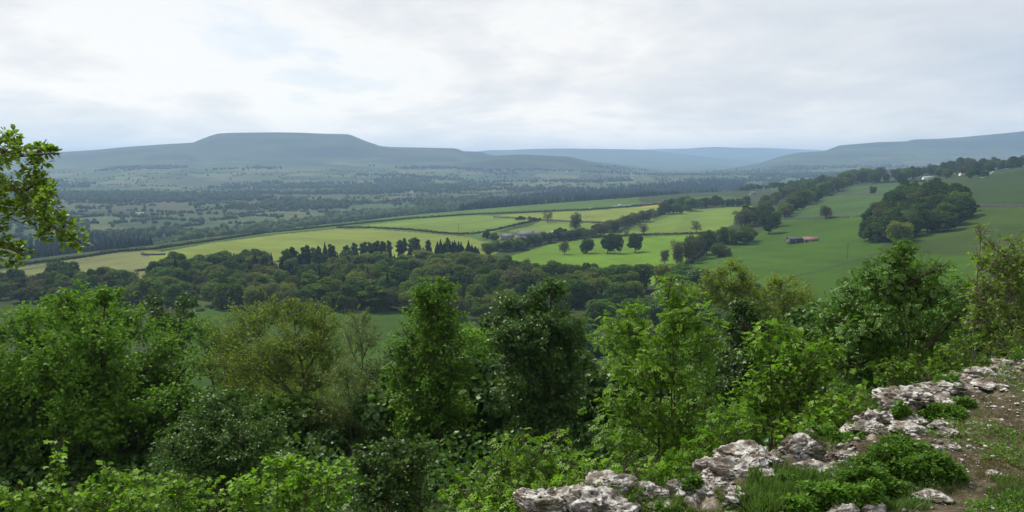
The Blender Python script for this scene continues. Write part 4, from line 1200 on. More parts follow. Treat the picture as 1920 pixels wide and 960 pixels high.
def mat_rock():
    m, nt, out = new_mat('weathered_limestone')
    b = principled(nt, out, 0.95, 0.15)
    n1 = noise_node(nt, 2.6, 7, 0.68); n2 = noise_node(nt, 13.0, 7, 0.72); n3 = noise_node(nt, 70.0, 5, 0.7)
    c = ramp(nt, n1, [(0.32, (0.085, 0.068, 0.052)), (0.43, (0.20, 0.17, 0.14)), (0.53, (0.35, 0.32, 0.285)), (0.66, (0.56, 0.54, 0.51))])
    c = mixc(nt, 1.0, c, ramp(nt, n2, [(0.32, (.45, .42, .40)), (0.5, (.95, .95, .95)), (0.7, (1.25, 1.25, 1.25))]), 'MULTIPLY')
    # soil and moss lodge on the level parts, upward faces turn whiter in noise patches
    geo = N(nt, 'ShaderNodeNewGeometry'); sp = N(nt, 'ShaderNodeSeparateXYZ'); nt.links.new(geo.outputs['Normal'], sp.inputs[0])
    top_white = mathn(nt, 'MULTIPLY', ramp(nt, sp.outputs[2], [(0.35, (0,)), (0.75, (1,))]), ramp(nt, noise_node(nt, 3.4, 7, .72), [(0.44, (0,)), (0.54, (1,))]))
    c = mixc(nt, mathn(nt, 'MULTIPLY', top_white, .85), c, (0.74, 0.73, 0.71))
    soil = ramp(nt, noise_node(nt, 2.1, 6, .7), [(0.53, (0,)), (0.62, (1,))])
    c = mixc(nt, mathn(nt, 'MULTIPLY', soil, .75), c, (0.095, 0.070, 0.048))
    moss = mathn(nt, 'MULTIPLY', ramp(nt, noise_node(nt, 4.3, 6, .7), [(0.52, (0,)), (0.60, (1,))]), .8)
    c = mixc(nt, moss, c, (0.085, 0.085, 0.035))
    nt.links.new(c, b.inputs['Base Color'])
    h = mathn(nt, 'ADD', mathn(nt, 'MULTIPLY', n2, .7), mathn(nt, 'MULTIPLY', n3, .3))
    bump(nt, b, h, 1.0, 0.05)
    return m
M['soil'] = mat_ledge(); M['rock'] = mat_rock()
LZ = -2.15
EDGE_PX = [(960, 975), (1000, 955), (1060, 932), (1130, 916), (1230, 912), (1262, 925), (1300, 892), (1370, 842), (1440, 838), (1490, 838), (1560, 812), (1620, 790), (1690, 748), (1740, 728), (1830, 700), (1900, 682), (1990, 664), (2120, 640)]
EW = []
for p, q in EDGE_PX:
    a, s = ray(p, q); EW.append((a * LZ / s, LZ / s))
EW = [(-11.5, 3.2), (-6, 3.4), (-2.5, 3.9)] + EW + [(10.5, 12.2), (16, 15)]
EW = np.array(EW)
def ledge_z(x, y):
    x = np.asarray(x, float); y = np.asarray(y, float)
    ye = np.interp(x, EW[:, 0], EW[:, 1])
    # slanted edge: work with the shortest distance rather than the vertical gap
    seg0, seg1 = EW[:-1], EW[1:]
    d = np.full(x.shape, 1e9)
    for p, q in zip(seg0, seg1):
        v = q - p; t = np.clip(((x - p[0]) * v[0] + (y - p[1]) * v[1]) / (v @ v), 0, 1)
        d = np.minimum(d, np.hypot(x - p[0] - t * v[0], y - p[1] - t * v[1]))
    sd = np.where(y > ye, d, -d)
    n = (fbm(x * 1.1, y * 1.1, oct=4) - .5) * .22 + (fbm(x * 5 + 3, y * 5, oct=3) - .5) * .07 + (fbm(x * 22, y * 22 + 4, oct=3) - .5) * .03
    top = LZ + n
    rim = np.exp(-((sd + .12) / .38) ** 2)
    ridge = 1 - np.abs(2 * fbm(x * 3.1 + 7, y * 3.1, oct=5, gain=.6) - 1)
    stepn = np.floor(fbm(x * 2.3, y * 2.3 + 8, oct=3) * 9) / 9
    top_add = rim * ((ridge - .80) * .20 + (stepn - .50) * .16 + (fbm(x * 13, y * 13, oct=3) - .5) * .07)
    sd2 = sd + (fbm(x * 2.2, y * 2.2, oct=4) - .5) * .35
    drop = np.clip(sd2, 0, 5)
    z = top + top_add - (1 - np.exp(-drop * 1.2)) * 1.5 - drop * 2.4 * sm(0.0, 0.5, drop)
    return z, sd2
def ledge():
    xs = np.concatenate([np.arange(-12, -.4, .25), np.arange(-.4, 7.5, .045), np.arange(7.5, 16, .2)])
    ys = np.concatenate([np.arange(-4, 4.0, .3), np.arange(4.0, 10.5, .04), np.arange(10.5, 19, .2)])
    X, Y = np.meshgrid(xs, ys)
    Z, sd = ledge_z(X, Y)
    rk = sm(-.55, .0, sd)
    v = np.stack([X.ravel(), Y.ravel(), Z.ravel()], 1)
    o = mesh_obj('terrace', v, grid_faces(*X.shape), M['soil'], smooth=True, cols=np.repeat(rk.ravel()[:, None], 3, 1))
    o.name = 'ground_ledge'
    tag(o, 'trodden brown ledge of soil and thin turf on top of the scar', kind='structure')
ledge()

ICO5 = ico_unit(5); ICO6 = ico_unit(6)
def rock(label, px, py, w, h, seed, detail=6, flat=.5, rz=None, deep=.8, sink=.25, dy=0.0):
    """limestone lump whose visible foot is at px, py; w, h in photo pixels"""
    a, s = ray(px, py); Y = LZ / s + dy; x = a * Y
    m = mpp(Y); W = w * m; H = h * m
    z0 = float(ledge_z(np.array([x]), np.array([Y]))[0])
    z0 = max(z0, LZ - .35)
    v, f = (ICO6 if detail == 6 else ICO5)
    d = v
    S = seed * 3.17
    big = fbm(d[:, 0] * 1.3 + S, d[:, 1] * 1.3, d[:, 2] * 1.3 + S, oct=3)
    rid = 1 - np.abs(2 * fbm(d[:, 0] * 3 + S, d[:, 1] * 3 + 5, d[:, 2] * 3, oct=4) - 1)
    fine = fbm(d[:, 0] * 11, d[:, 1] * 11 + S, d[:, 2] * 11, oct=4)
    pit = np.clip(vnoise(d[:, 0] * 6 + S, d[:, 1] * 6, d[:, 2] * 6) - .62, 0, 1)
    r = 0.74 + 0.62 * (big - .5) * 1.6 + .30 * (rid - .75) + .16 * (fine - .5) - .75 * pit
    # block it out: square the lump off along a few joint planes
    p = d * r[:, None]
    rr = np.random.default_rng(seed)
    for k in range(7):
        nrm = norm(rr.normal(size=3) * np.array([1, 1, .8])); off = rr.uniform(.48, .72)
        e = p @ nrm - off
        p = p - np.clip(e, 0, None)[:, None] * nrm * .85
    # bedding: step the flanks
    q = p[:, 2] * 4.5 + S
    st = (np.floor(q) + sm(.35, .65, q - np.floor(q))) / 4.5 - S / 4.5
    p[:, 2] = p[:, 2] * .55 + st * .45
    off = vnoise(p[:, 0] * 0, p[:, 1] * 0, np.floor(q) + .5)
    p[:, :2] *= (0.93 + .16 * off)[:, None]
    D = W * deep
    ext = (np.ptp(p[:, 0]), np.ptp(p[:, 1]), np.ptp(p[:, 2]))
    P = np.stack([p[:, 0] / ext[0] * W, p[:, 1] / ext[1] * D, p[:, 2] / ext[2] * H * (1 + sink) * 1.15], 1)
    P[:, 2] += H * .5 - H * sink * .6
    nrm_amp = (fbm(P[:, 0] * 28 + S, P[:, 1] * 28, P[:, 2] * 28, oct=3) - .5) * .035
    P = P + d * nrm_amp[:, None]
    o = mesh_obj('limestone_rock', P, f, M['rock'], smooth=True)
    o.location = (x, Y + D * .38, z0); o.rotation_euler = (0, 0, rr.uniform(-.3, .3) if rz is None else rz)
    tag(o, label, 'rock')
    return o
ROCKS = [
 ('rough white crust of rock at the bottom edge where the ledge begins', 1010, 968, 110, 42, 6),
 ('pale crumbling stone above the first white crust', 1062, 945, 70, 34, 5),
 ('largest bright white boulder of the lower ledge', 1122, 968, 120, 72, 6),
 ('flat topped stone peeping over the largest white boulder', 1140, 930, 100, 34, 5),
 ('grey knobbly stone under the largest white boulder', 1170, 972, 70, 42, 5),
 ('smooth sloping white wedge with a brown flank', 1215, 926, 96, 42, 6),
 ('broken white rubble stone between the wedge and the outcrop', 1248, 952, 60, 34, 5),
 ('small pale block at the foot of the outcrop', 1275, 918, 44, 26, 5),
 ('top slab of the tall outcrop with a bleached rim', 1400, 856, 130, 38, 6),
 ('stepped shelf on the near flank of the outcrop', 1345, 880, 90, 42, 6),
 ('hollowed middle block of the outcrop', 1400, 900, 120, 58, 6),
 ('jagged lower block of the outcrop with deep pits', 1335, 918, 100, 52, 6),
 ('pinkish grey foot stone of the outcrop', 1390, 942, 90, 52, 6),
 ('narrow upright stone at the bottom of the outcrop', 1375, 975, 46, 54, 5),
 ('sloping brownish block on the upper side of the outcrop', 1448, 874, 70, 46, 6),
 ('low rubbly block where the outcrop meets the weeds', 1440, 912, 70, 40, 5),
 ('grey block with a dark hollow beside the weedy dome', 1512, 858, 90, 48, 6),
 ('small weathered stone under the grey hollow block', 1545, 892, 80, 32, 5),
 ('flat pale stone lying in the bare soil', 1590, 852, 50, 18, 5),
 ('rubble stone with a square white face', 1532, 896, 50, 24, 5),
 ('white pointed block standing at the brink', 1645, 792, 64, 46, 6),
 ('rounded stone below the white pointed block', 1640, 815, 70, 30, 6),
 ('low brown stone half buried in the trodden path', 1715, 812, 70, 24, 5),
 ('stone tucked behind the small weed tuft', 1722, 786, 50, 28, 5),
 ('long ledge stone with a bright white western end', 1722, 764, 110, 44, 6),
 ('reddish continuation of the long ledge stone', 1775, 758, 70, 24, 5),
 ('white angular slab at the brink above the long ledge stone', 1782, 728, 86, 30, 6),
 ('small white slab further up the brink', 1846, 702, 56, 26, 5),
 ('last little white stone of the brink', 1886, 686, 40, 14, 5),
 ('pale cube of rock alone on the path', 1788, 810, 42, 24, 6),
 ('flat dark rimmed stone beside the pale cube', 1770, 796, 50, 24, 5),
 ('rough stone among turf by the upper path', 1870, 722, 60, 16, 5),
 ('pinkish stone in the bottom grass', 1590, 972, 70, 44, 6),
 ('grey stone at the shaded end of the leafy clump', 1648, 965, 50, 40, 5),
 ('flat buff stone in the soil under the leafy clump', 1752, 938, 70, 24, 5),
 ('small rounded stone on the bare path', 1868, 890, 46, 18, 5),
 ('stone behind the crest of the leafy clump', 1758, 848, 44, 18, 5),
 ('dark stone in the turf at the path side', 1790, 842, 40, 14, 5),
]
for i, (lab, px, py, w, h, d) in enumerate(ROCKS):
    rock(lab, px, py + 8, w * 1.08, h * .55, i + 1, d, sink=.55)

def stone_mesh(seed):
    v, f = ICO1; r = np.random.default_rng(seed)
    p = v * (.8 + .4 * fbm(v[:, 0] * 2 + seed, v[:, 1] * 2, v[:, 2] * 2, oct=2))[:, None]
    for k in range(4):
        n = norm(r.normal(size=3)); e = p @ n - .55; p = p - np.clip(e, 0, None)[:, None] * n
    return p, f
def pebbles():
    g = Geo()
    S = [stone_mesh(k) for k in range(6)]
    for i in range(10000):
        x = rng.uniform(.2, 7.0); y = rng.uniform(4.4, 10)
        ye = float(np.interp(x, EW[:, 0], EW[:, 1]))
        if y > ye + .05: continue
        near = math.exp(-(ye - y) / .5)
        if rng.random() > .5 + near and vnoise(np.array([x * 1.5]), np.array([y * 1.5]))[0] < .45: continue
        s = .006 + .024 * rng.random() ** 5 + .055 * near * rng.random() ** 3
        v, f = S[i % 6]; a = rng.random() * 6.28; c, q = math.cos(a), math.sin(a)
        w = v * np.array([s * rng.uniform(.8, 1.5), s, s * .6]); w = np.stack([w[:, 0] * c - w[:, 1] * q, w[:, 0] * q + w[:, 1] * c, w[:, 2]], 1)
        z = float(ledge_z(np.array([x]), np.array([y]))[0][0])
        g.add(w + np.array([x, y, z + s * .2]), f)
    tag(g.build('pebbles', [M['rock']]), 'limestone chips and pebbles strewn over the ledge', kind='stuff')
pebbles()

M['grass_blade'] = mat_leaf('grass_blade', (0.050, 0.105, 0.018), (0.105, 0.175, 0.030), .4, gloss=.04)
M['dry_grass'] = mat_leaf('dry_grass', (0.16, 0.12, 0.06), (0.10, 0.10, 0.035), .35, gloss=.02)
M['weed_leaf'] = mat_leaf('weed_leaf', (0.070, 0.150, 0.020), (0.120, 0.230, 0.032), .45, gloss=.012)
BLADE = (np.array([(-.06, 0, 0), (.06, 0, 0), (.04, .55, .07), (-.04, .55, .07), (0, 1, .28)], float), np.array([(0, 1, 2), (0, 2, 3), (3, 2, 4)]))
def ledge_pt(px, py):
    a, s = ray(px, py); Y = LZ / s; return a * Y, Y
def blades(name, label, patches, mat, hgt, kind='stuff', cat=None):
    g = Geo()
    for (px, py, rx, ry, n, hs) in patches:
        cx, cy = ledge_pt(px, py); k = np.sqrt(rng.random(n)); an = rng.random(n) * 6.283
        X = px + rx * k * np.cos(an); Y_ = py + ry * k * np.sin(an)
        x, y = ledge_pt(X, Y_)
        clump = vnoise(x * 7, y * 7) > .38
        x, y = x[clump], y[clump]; n = len(x)
        z, sd = ledge_z(x, y)
        z = np.maximum(z, LZ - .5)
        d = np.stack([rng.normal(size=n) * .35, rng.normal(size=n) * .35, np.ones(n)], 1)
        g.leaves(BLADE, np.stack([x, y, z - .005], 1), d, rand_dirs(n), hgt * hs * (.5 + rng.random(n)), 0)
    o = g.build(name, [M[mat]])
    tag(o, label, cat, kind=kind if not cat else None)
    return o
blades('grass', 'fresh green grass tufts on the ledge and round the stones', [
    (1480, 930, 80, 34, 5200, 1.9), (1440, 950, 60, 24, 2400, 2.1), (1300, 950, 70, 26, 1600, 1.2), (1210, 950, 60, 22, 1100, 1.1), (1560, 830, 70, 12, 1200, .8), (1620, 880, 60, 26, 1400, .9),
    (1800, 765, 70, 20, 1000, .7), (1760, 700, 70, 14, 1200, .9), (1880, 740, 60, 30, 900, .6), (1850, 820, 80, 40, 700, .5), (1820, 930, 100, 30, 900, .6), (1700, 905, 120, 26, 2200, 1.0), (1560, 835, 60, 14, 900, 1.1), (1890, 930, 50, 30, 1500, .9),
    (1700, 950, 60, 14, 900, 1), (1860, 700, 60, 16, 1500, .9), (1900, 670, 60, 16, 1800, 1.5), (1440, 890, 40, 30, 1200, 1.1), (1320, 850, 40, 12, 500, 1.0), (1100, 955, 20, 10, 300, 1.2)], 'grass_blade', .045)
blades('dry_grass', 'dead brown grass stems lying among the turf', [
    (1340, 950, 110, 20, 2200, 1.0), (1190, 940, 80, 20, 900, .9), (1880, 850, 60, 80, 3600, .6), (1800, 900, 120, 50, 3200, .6), (1450, 880, 80, 40, 1500, .8), (1660, 790, 70, 20, 900, .6), (1600, 850, 90, 24, 900, .6), (1700, 820, 80, 30, 900, .5), (1840, 780, 80, 40, 1500, .6)], 'dry_grass', .045)

def weeds(name, label, cat, ells, mat, leaf, n, size, kind=None, parts=True):
    """low leafy plants: stems fan out from the soil, leaves ride on them"""
    x0, y0 = ledge_pt(ells[0][0], ells[0][1] + ells[0][3])
    g = Geo(); st = Geo()
    tot = sum(e[2] * e[3] for e in ells)
    for (px, py, rx, ry) in ells:
        a, s = ray(px, py + ry * .9); Y = LZ / s; m = mpp(Y)
        cx = a * Y; W = rx * m; H = max(.05, ry * 2 * m * .8); D = W * .55
        k = int(n * rx * ry / tot)
        d = rand_dirs(k, .7); d[:, 2] = np.abs(d[:, 2]); r = (.35 + .65 * rng.random(k) ** .6) * (.35 + 1.15 * fbm(d[:, 0] * 2.6 + px, d[:, 1] * 2.6, d[:, 2] * 2.6, oct=3))
        P = np.stack([cx + d[:, 0] * W * r, Y + D * .5 + d[:, 1] * D * r, d[:, 2] * H * r], 1)
        gz = np.maximum(ledge_z(P[:, 0], P[:, 1])[0], LZ - .35)
        P[:, 2] += gz
        ax = d * [1, 1, .3] + rng.normal(size=(k, 3)) * .5
        g.leaves(TPL[leaf], P, ax, norm(np.array([0, 0, 1.0]) + rng.normal(size=(k, 3)) * .45 + d * .3), size * (.6 + .8 * rng.random(k)), 0)
        q = max(6, k // 12)
        A = np.stack([cx + rng.normal(size=q) * W * .35, Y + D * .5 + rng.normal(size=q) * D * .3], 1)
        az = np.maximum(ledge_z(A[:, 0], A[:, 1])[0], LZ - .35)
        st.twigs(np.column_stack([A, az - .02]), P[:q], .004)
    z0 = float(ledge_z(np.array([x0]), np.array([y0]))[0][0])
    e = empty(name, (x0, y0, z0))
    L = np.array([x0, y0, z0])
    gv = Geo(); gv.__dict__ = g.__dict__; g.v = [v - L for v in g.v]; st.v = [v - L for v in st.v]
    o1 = g.build('leaves', [M[mat]], e); o1['kind'] = 'stuff'
    st.build('stem', [M['bark']], e)
    tag(e, label, cat)
weeds('leafy_plant', 'large lush green clump sprawling in the middle of the ledge', 'plant', [(1700, 870, 90, 34), (1640, 900, 60, 34), (1770, 885, 50, 28), (1700, 850, 60, 24)], 'weed_leaf', 'kite', 15000, .030)
weeds('leafy_plant', 'dense green dome of weeds growing over the brink', 'plant', [(1560, 806, 70, 22), (1500, 812, 40, 16)], 'weed_leaf', 'kite', 7500, .026)
weeds('leafy_plant', 'small bright weed tuft between two white stones', 'plant', [(1692, 772, 22, 18)], 'weed_leaf', 'kite', 1300, .024)
weeds('leafy_plant', 'low weeds trailing behind the long ledge stone', 'plant', [(1775, 770, 50, 13), (1810, 752, 26, 12)], 'weed_leaf', 'kite', 3000, .024)
weeds('leafy_plant', 'dark rank weeds at the bottom beside the pinkish stone', 'plant', [(1560, 925, 60, 34), (1620, 930, 50, 34), (1500, 945, 40, 24)], 'weed_leaf', 'kite', 7500, .030)
weeds('leafy_plant', 'green weeds at the top of the brink under the shrub', 'plant', [(1770, 716, 40, 12), (1880, 668, 60, 16), (1830, 690, 30, 8)], 'weed_leaf', 'kite', 3800, .026)
weeds('leafy_plant', 'thin weeds clinging between the wedge stone and the outcrop', 'plant', [(1300, 905, 30, 20), (1260, 950, 30, 16), (1470, 900, 26, 26)], 'weed_leaf', 'kite', 2600, .022)

def ground_weeds():
    """ragged little leaves flat on the soil, thick in some places and absent in others"""
    g = Geo(); n = 60000
    px = rng.uniform(960, 2000, n); py = rng.uniform(665, 975, n)
    x, y = ledge_pt(px, py); ye = np.interp(x, EW[:, 0], EW[:, 1])
    m_ = fbm(x * 1.9 + 4, y * 1.9, oct=4) + .25 * (vnoise(x * 9, y * 9) - .5)
    k = (y < ye - .05) & (m_ > .575); x, y = x[k], y[k]; n = len(x)
    z = ledge_z(x, y)[0] + rng.random(n) * .035
    g.leaves(TPL['kite'], np.stack([x, y, z], 1), rand_dirs(n, .2), norm(rng.normal(size=(n, 3)) * .4 + [0, 0, 1]), .018 * (.5 + rng.random(n)), 0)
    tag(g.build('ground_weeds', [M['weed_leaf']]), 'ragged little weeds and moss creeping over the trodden soil', kind='stuff')
ground_weeds()

# ------------------------------------------------------------------ the trees that crowd up under the viewpoint
def bez(a, b, c, n):
    t = np.linspace(0, 1, n)[:, None]
    return (1 - t) ** 2 * a + 2 * t * (1 - t) * b + t ** 2 * c
LEAF_AREA = {'kite': .36, 'wide': .5, 'broad': .6, 'palm': .62, 'oak': .36, 'ash': .30, 'elder': .34}
def near_tree(name, label, cat, Y, trunk_px, lobes, leafmat, tpl, leaf, cover=3.0, bark='bark', tr=.14, stems=1, twigs=1.0, depth=.9, base_px=None, droop=.35, up=1.0, seed=0, sub=14, tipsize=None, lean=0.0, fork=None, parts=True, base_z=None):
    """lobes: (px, py, rx, ry) in photo pixels at distance Y; leaf in metres"""
    global rng
    keep = rng; rng = np.random.default_rng(1000 + seed)
    m = mpp(Y)
    a0, _ = ray(trunk_px, 500); bx = float(a0 * Y)
    bz = (float(land(np.array([bx]), np.array([float(Y)]))[0]) - .2) if base_z is None else base_z
    B = np.array([bx, Y, bz])
    L = []
    for i, (px, py, rx, ry) in enumerate(lobes):
        c = wpos(px, py, Y)
        L.append((c, rx * m, ry * m))
    zs = np.array([l[0][2] + l[2] for l in L]); top = zs.max()
    itop = int(zs.argmax())
    wid = max(l[0][0] + l[1] for l in L) - min(l[0][0] - l[1] for l in L)
    g = Geo(); w = Geo()
    Ht = top - bz
    # stems
    spines = []
    order = np.argsort(-zs)
    for s in range(stems):
        tgt = L[order[min(s * 2, len(L) - 1)]]
        T = tgt[0] + np.array([0, 0, tgt[2] * .35])
        b0 = B + np.array([rng.normal() * .25 * (s > 0), rng.normal() * .3 * (s > 0), 0])
        mid = (b0 * .45 + T * .55); mid[0] = b0[0] * .7 + T[0] * .3 + rng.normal() * .03 * Ht; mid[1] += rng.normal() * .02 * Ht
        path = bez(b0, mid, T, 16)
        wob = (fbm(np.linspace(0, 3, 16) + s * 9, np.full(16, seed + .5), oct=2) - .5)[:, None] * np.array([[.05, .05, 0]]) * Ht
        path = path + wob * np.sin(np.linspace(0, math.pi, 16))[:, None]
        r0 = tr * (1 if s == 0 else .65)
        w.tube(path, r0 * np.linspace(1, .28, 16) ** 1.9, 7)
        spines.append(path)
    nl_total = cover * sum(math.pi * l[1] * l[2] for l in L) / (LEAF_AREA[tpl] * leaf * leaf)
    areas = np.array([l[1] * l[2] for l in L]); areas = areas / areas.sum()
    TA, TB = [], []
    for li, (c, rx, rz) in enumerate(L):
        # spread lobes through the depth of the crown as well
        cy = rng.uniform(-.28, .28) * depth * wid * (0 if li == itop else 1)
        k = (Y + cy) / Y
        C = c * k                       # slide along the sight line, same size in metres times k
        rx_, rz_ = rx * k, rz * k; ry_ = (rx_ + rz_) * .5 * 1.15
        sp = spines[li % stems]
        hd = np.hypot(sp[:, 0] - C[0], sp[:, 1] - C[1])
        want = C[2] - .25 * rz_ - .75 * hd
        j = int(np.argmin(np.abs(sp[:, 2] - want) + (sp[:, 2] > C[2]) * 5)); j = max(j, 3)
        A = sp[j]
        if np.linalg.norm(A - C) > .15:
            md = (A + C) / 2 + np.array([0, 0, -.10 * np.linalg.norm(A - C)])
            limb = bez(A, md, C + np.array([0, 0, rz_ * .3]), 9)
            rl = tr * (.42 if li != itop else .5) * (1 - .5 * j / 16)
            w.tube(limb, np.linspace(rl, rl * .28, 9), 5)
        else: limb = sp[max(0, j - 4):j + 5]; rl = tr * .4
        nb = max(5, int(sub * (.6 + .8 * areas[li] * len(L))))
        d = rand_dirs(nb, .35)
        rr = .65 + .4 * rng.random(nb)
        E = C + d * np.stack([rx_ * rr, ry_ * rr, rz_ * rr], 1)
        nleaf = int(nl_total * areas[li])
        per = max(1, nleaf // nb)
        for q in range(nb):
            s0 = limb[int(len(limb) * rng.uniform(.35, .95))]
            e = E[q]; ln = np.linalg.norm(e - s0)
            br = bez(s0, (s0 + e) / 2 + np.array([0, 0, -.08 * ln]) + rng.normal(size=3) * .05 * ln, e + np.array([0, 0, .05 * ln]), 6)
            w.tube(br, np.linspace(rl * .22 + .004, .004, 6), 4)
            # twigs off the outer part of the branch
            nt = max(3, int(5 * twigs + per * .09))
            tt = rng.uniform(.25, 1.0, nt); bi = np.clip((tt * 5).astype(int), 0, 4); fr = (tt * 5 - bi)[:, None]
            S = br[bi] * (1 - fr) + br[bi + 1] * fr
            td = norm(rand_dirs(nt, .45 * up) + d[q] * .6)
            tl = (.18 + .5 * rng.random(nt)) * min(rx_, rz_) * .75
            E2 = S + td * tl[:, None]
            TA.append(S); TB.append(E2)
            # leaves
            pick = rng.integers(0, nt, per); f = rng.random(per) ** .55
            P = S[pick] * (1 - f[:, None]) + E2[pick] * f[:, None]
            spread = leaf * .40 + .035 * min(rx_, rz_)
            P = P + rng.normal(size=(per, 3)) * spread * np.array([1, 1, .6])
            out = norm(td[pick] * np.array([1, 1, .25]) + rng.normal(size=(per, 3)) * .75)
            out[:, 2] -= droop
            nr = norm(np.array([0, 0, 1.0]) + rng.normal(size=(per, 3)) * .38 + d[q] * .25)
            g.leaves(TPL[tpl], P, out, nr, leaf * (.65 + .6 * rng.random(per)), 0)
    TA = np.concatenate(TA); TB = np.concatenate(TB)
    w.twigs(TA, TB, max(.003, m * .2))
    # extra fine twigs for thin crowned trees
    if twigs > 1.5:
        k = int(len(TB) * twigs)
        i = rng.integers(0, len(TB), k); f = rng.random(k)[:, None]
        S = TA[i] * (1 - f) + TB[i] * f; l = np.linalg.norm(TB[i] - TA[i], axis=1)[:, None]
        w.twigs(S, S + norm(norm(TB[i] - TA[i]) + rand_dirs(k, .3) * .7) * l * (.5 + .5 * rng.random((k, 1))), max(.003, m * .22))
    for G_ in (g, w): G_.v = [v - B for v in G_.v]
    e = empty(name, B)
    w.build('trunk', [M[bark]], e, smooth=True)
    c = g.build('crown', [M[leafmat]], e)
    tag(e, label, cat)
    rng = keep
    return e

T = near_tree
T('sycamore_tree', 'broad leafy sycamore filling the slope below the oak bough', 'tree', 38, 170, [(190, 650, 60, 50), (150, 640, 50, 44), (60, 620, 80, 50), (165, 590, 90, 52), (105, 690, 110, 70), (240, 612, 80, 48), (290, 690, 80, 70), (190, 760, 140, 90), (330, 640, 42, 40), (325, 760, 62, 60), (30, 780, 100, 110), (200, 850, 150, 70), (15, 620, 60, 50), (120, 575, 50, 32), (200, 560, 36, 26), (360, 690, 30, 40), (-60, 700, 90, 110)], 'lf_sycamore', 'wide', .165, 3.5, tr=.30, seed=1, sub=22)
T('broadleaf_tree', 'darker tree showing over the shoulder of the big sycamore', 'tree', 66, 330, [(305, 590, 36, 36), (352, 578, 22, 30), (340, 625, 42, 42), (285, 565, 20, 18)], 'lf_dark', 'kite', .26, 3.0, tr=.25, seed=2)
T('broadleaf_tree', 'rounded dark green tree below the sycamore and the olive tree', 'tree', 25, 415, [(400, 765, 70, 36), (450, 770, 50, 34), (370, 820, 80, 56), (460, 820, 70, 60), (420, 870, 110, 60), (340, 850, 50, 50), (520, 800, 20, 30)], 'lf_dark', 'kite', .10, 3.8, tr=.18, seed=3, sub=18)
T('young_ash_tree', 'thin crowned olive yellow tree with a dark forked trunk', 'tree', 44, 572, [(450, 610, 56, 40), (420, 636, 40, 44), (510, 588, 56, 30), (575, 590, 56, 30), (610, 600, 36, 26), (490, 680, 76, 56), (610, 640, 44, 50), (570, 715, 62, 56), (450, 755, 50, 46), (420, 700, 40, 56), (630, 690, 36, 44), (550, 650, 60, 50), (620, 610, 25, 30), (545, 568, 14, 12), (580, 572, 12, 12), (480, 790, 60, 44), (550, 790, 60, 40)], 'lf_olive', 'kite', .125, 1.5, 'bark_olive', tr=.19, twigs=1.7, up=1.8, seed=4, sub=22, droop=.1)
T('bare_tree', 'nearly leafless tree with an upswept fan of twigs', 'tree', 50, 678, [(672, 620, 34, 40), (695, 640, 36, 46), (655, 660, 34, 50), (705, 690, 30, 40), (680, 600, 22, 20)], 'lf_olive', 'kite', .14, .3, 'bark_olive', tr=.16, twigs=2.6, up=2.2, seed=5, sub=12, droop=0)
T('hawthorn_tree', 'brown twiggy thorn tree crouched between the olive tree and the tall maple', 'tree', 40, 650, [(650, 715, 50, 42), (690, 750, 50, 56), (640, 790, 60, 50), (700, 810, 40, 40), (600, 780, 40, 50)], 'lf_yellow', 'kite', .11, .75, 'bark_olive', tr=.16, twigs=3.0, up=.4, seed=6, sub=20)
T('maple_tree', 'tall narrow bright green tree next to the blackish one', 'tree', 36, 818, [(822, 545, 34, 26), (795, 560, 28, 28), (800, 595, 50, 44), (840, 590, 30, 44), (835, 640, 50, 50), (790, 665, 56, 54), (840, 705, 60, 54), (795, 750, 66, 60), (850, 790, 60, 56), (755, 625, 20, 24), (745, 700, 26, 40), (770, 810, 40, 50)], 'lf_sycamore', 'wide', .135, 3.6, tr=.24, seed=7, sub=20, depth=.7)
T('broadleaf_tree', 'lighter tree filling the gap between the tall green and blackish trees', 'tree', 43, 895, [(885, 630, 38, 32), (915, 645, 34, 40), (895, 700, 46, 56), (890, 780, 50, 70), (730, 740, 24, 40), (725, 790, 30, 44)], 'lf_ash', 'kite', .16, 2.6, tr=.18, seed=8)
T('lime_tree', 'blackish green tall tree with two domed heads in mid slope', 'tree', 34, 1008, [(950, 572, 40, 26), (925, 610, 30, 30), (1085, 650, 34, 40), (1035, 545, 36, 28), (1000, 565, 34, 28), (990, 610, 66, 46), (1060, 620, 40, 46), (945, 655, 38, 50), (1010, 680, 76, 60), (1072, 715, 44, 54), (965, 750, 56, 64), (1035, 775, 66, 64), (985, 820, 60, 40)], 'lf_dark', 'wide', .125, 4.4, tr=.26, seed=9, sub=22, depth=.7)
T('sapling', 'bright feathery sapling with a pointed top beside the blackish tree', 'tree', 24, 1180, [(1175, 580, 26, 18), (1150, 605, 34, 22), (1200, 605, 32, 22), (1180, 635, 50, 28), (1225, 640, 26, 20), (1170, 680, 44, 34), (1130, 640, 22, 18)], 'lf_elder', 'ash', .25, 2.8, tr=.07, seed=10, sub=14, stems=2)
T('ash_tree', 'tallest feathery ash rising from the brink with several thin stems', 'tree', 18, 1252, [(1258, 526, 22, 16), (1285, 555, 30, 26), (1250, 560, 24, 24), (1310, 590, 40, 30), (1270, 605, 50, 36), (1345, 620, 24, 24), (1240, 650, 48, 36), (1310, 650, 46, 38), (1195, 700, 60, 40), (1275, 705, 60, 46), (1150, 760, 46, 40), (1220, 780, 66, 50), (1310, 760, 50, 60), (1180, 840, 76, 44), (1280, 850, 70, 50), (1340, 830, 40, 50)], 'lf_elder', 'ash', .21, 2.5, tr=.075, stems=4, seed=11, sub=16, depth=.6)
T('young_ash_tree', 'sparse olive crowned tree behind the top of the tall ash', 'tree', 56, 1365, [(1368, 505, 34, 26), (1335, 540, 44, 34), (1400, 540, 40, 36), (1365, 560, 50, 40)], 'lf_olive', 'kite', .17, 1.5, 'bark_olive', tr=.14, twigs=3.0, up=1.6, seed=12, droop=.1)
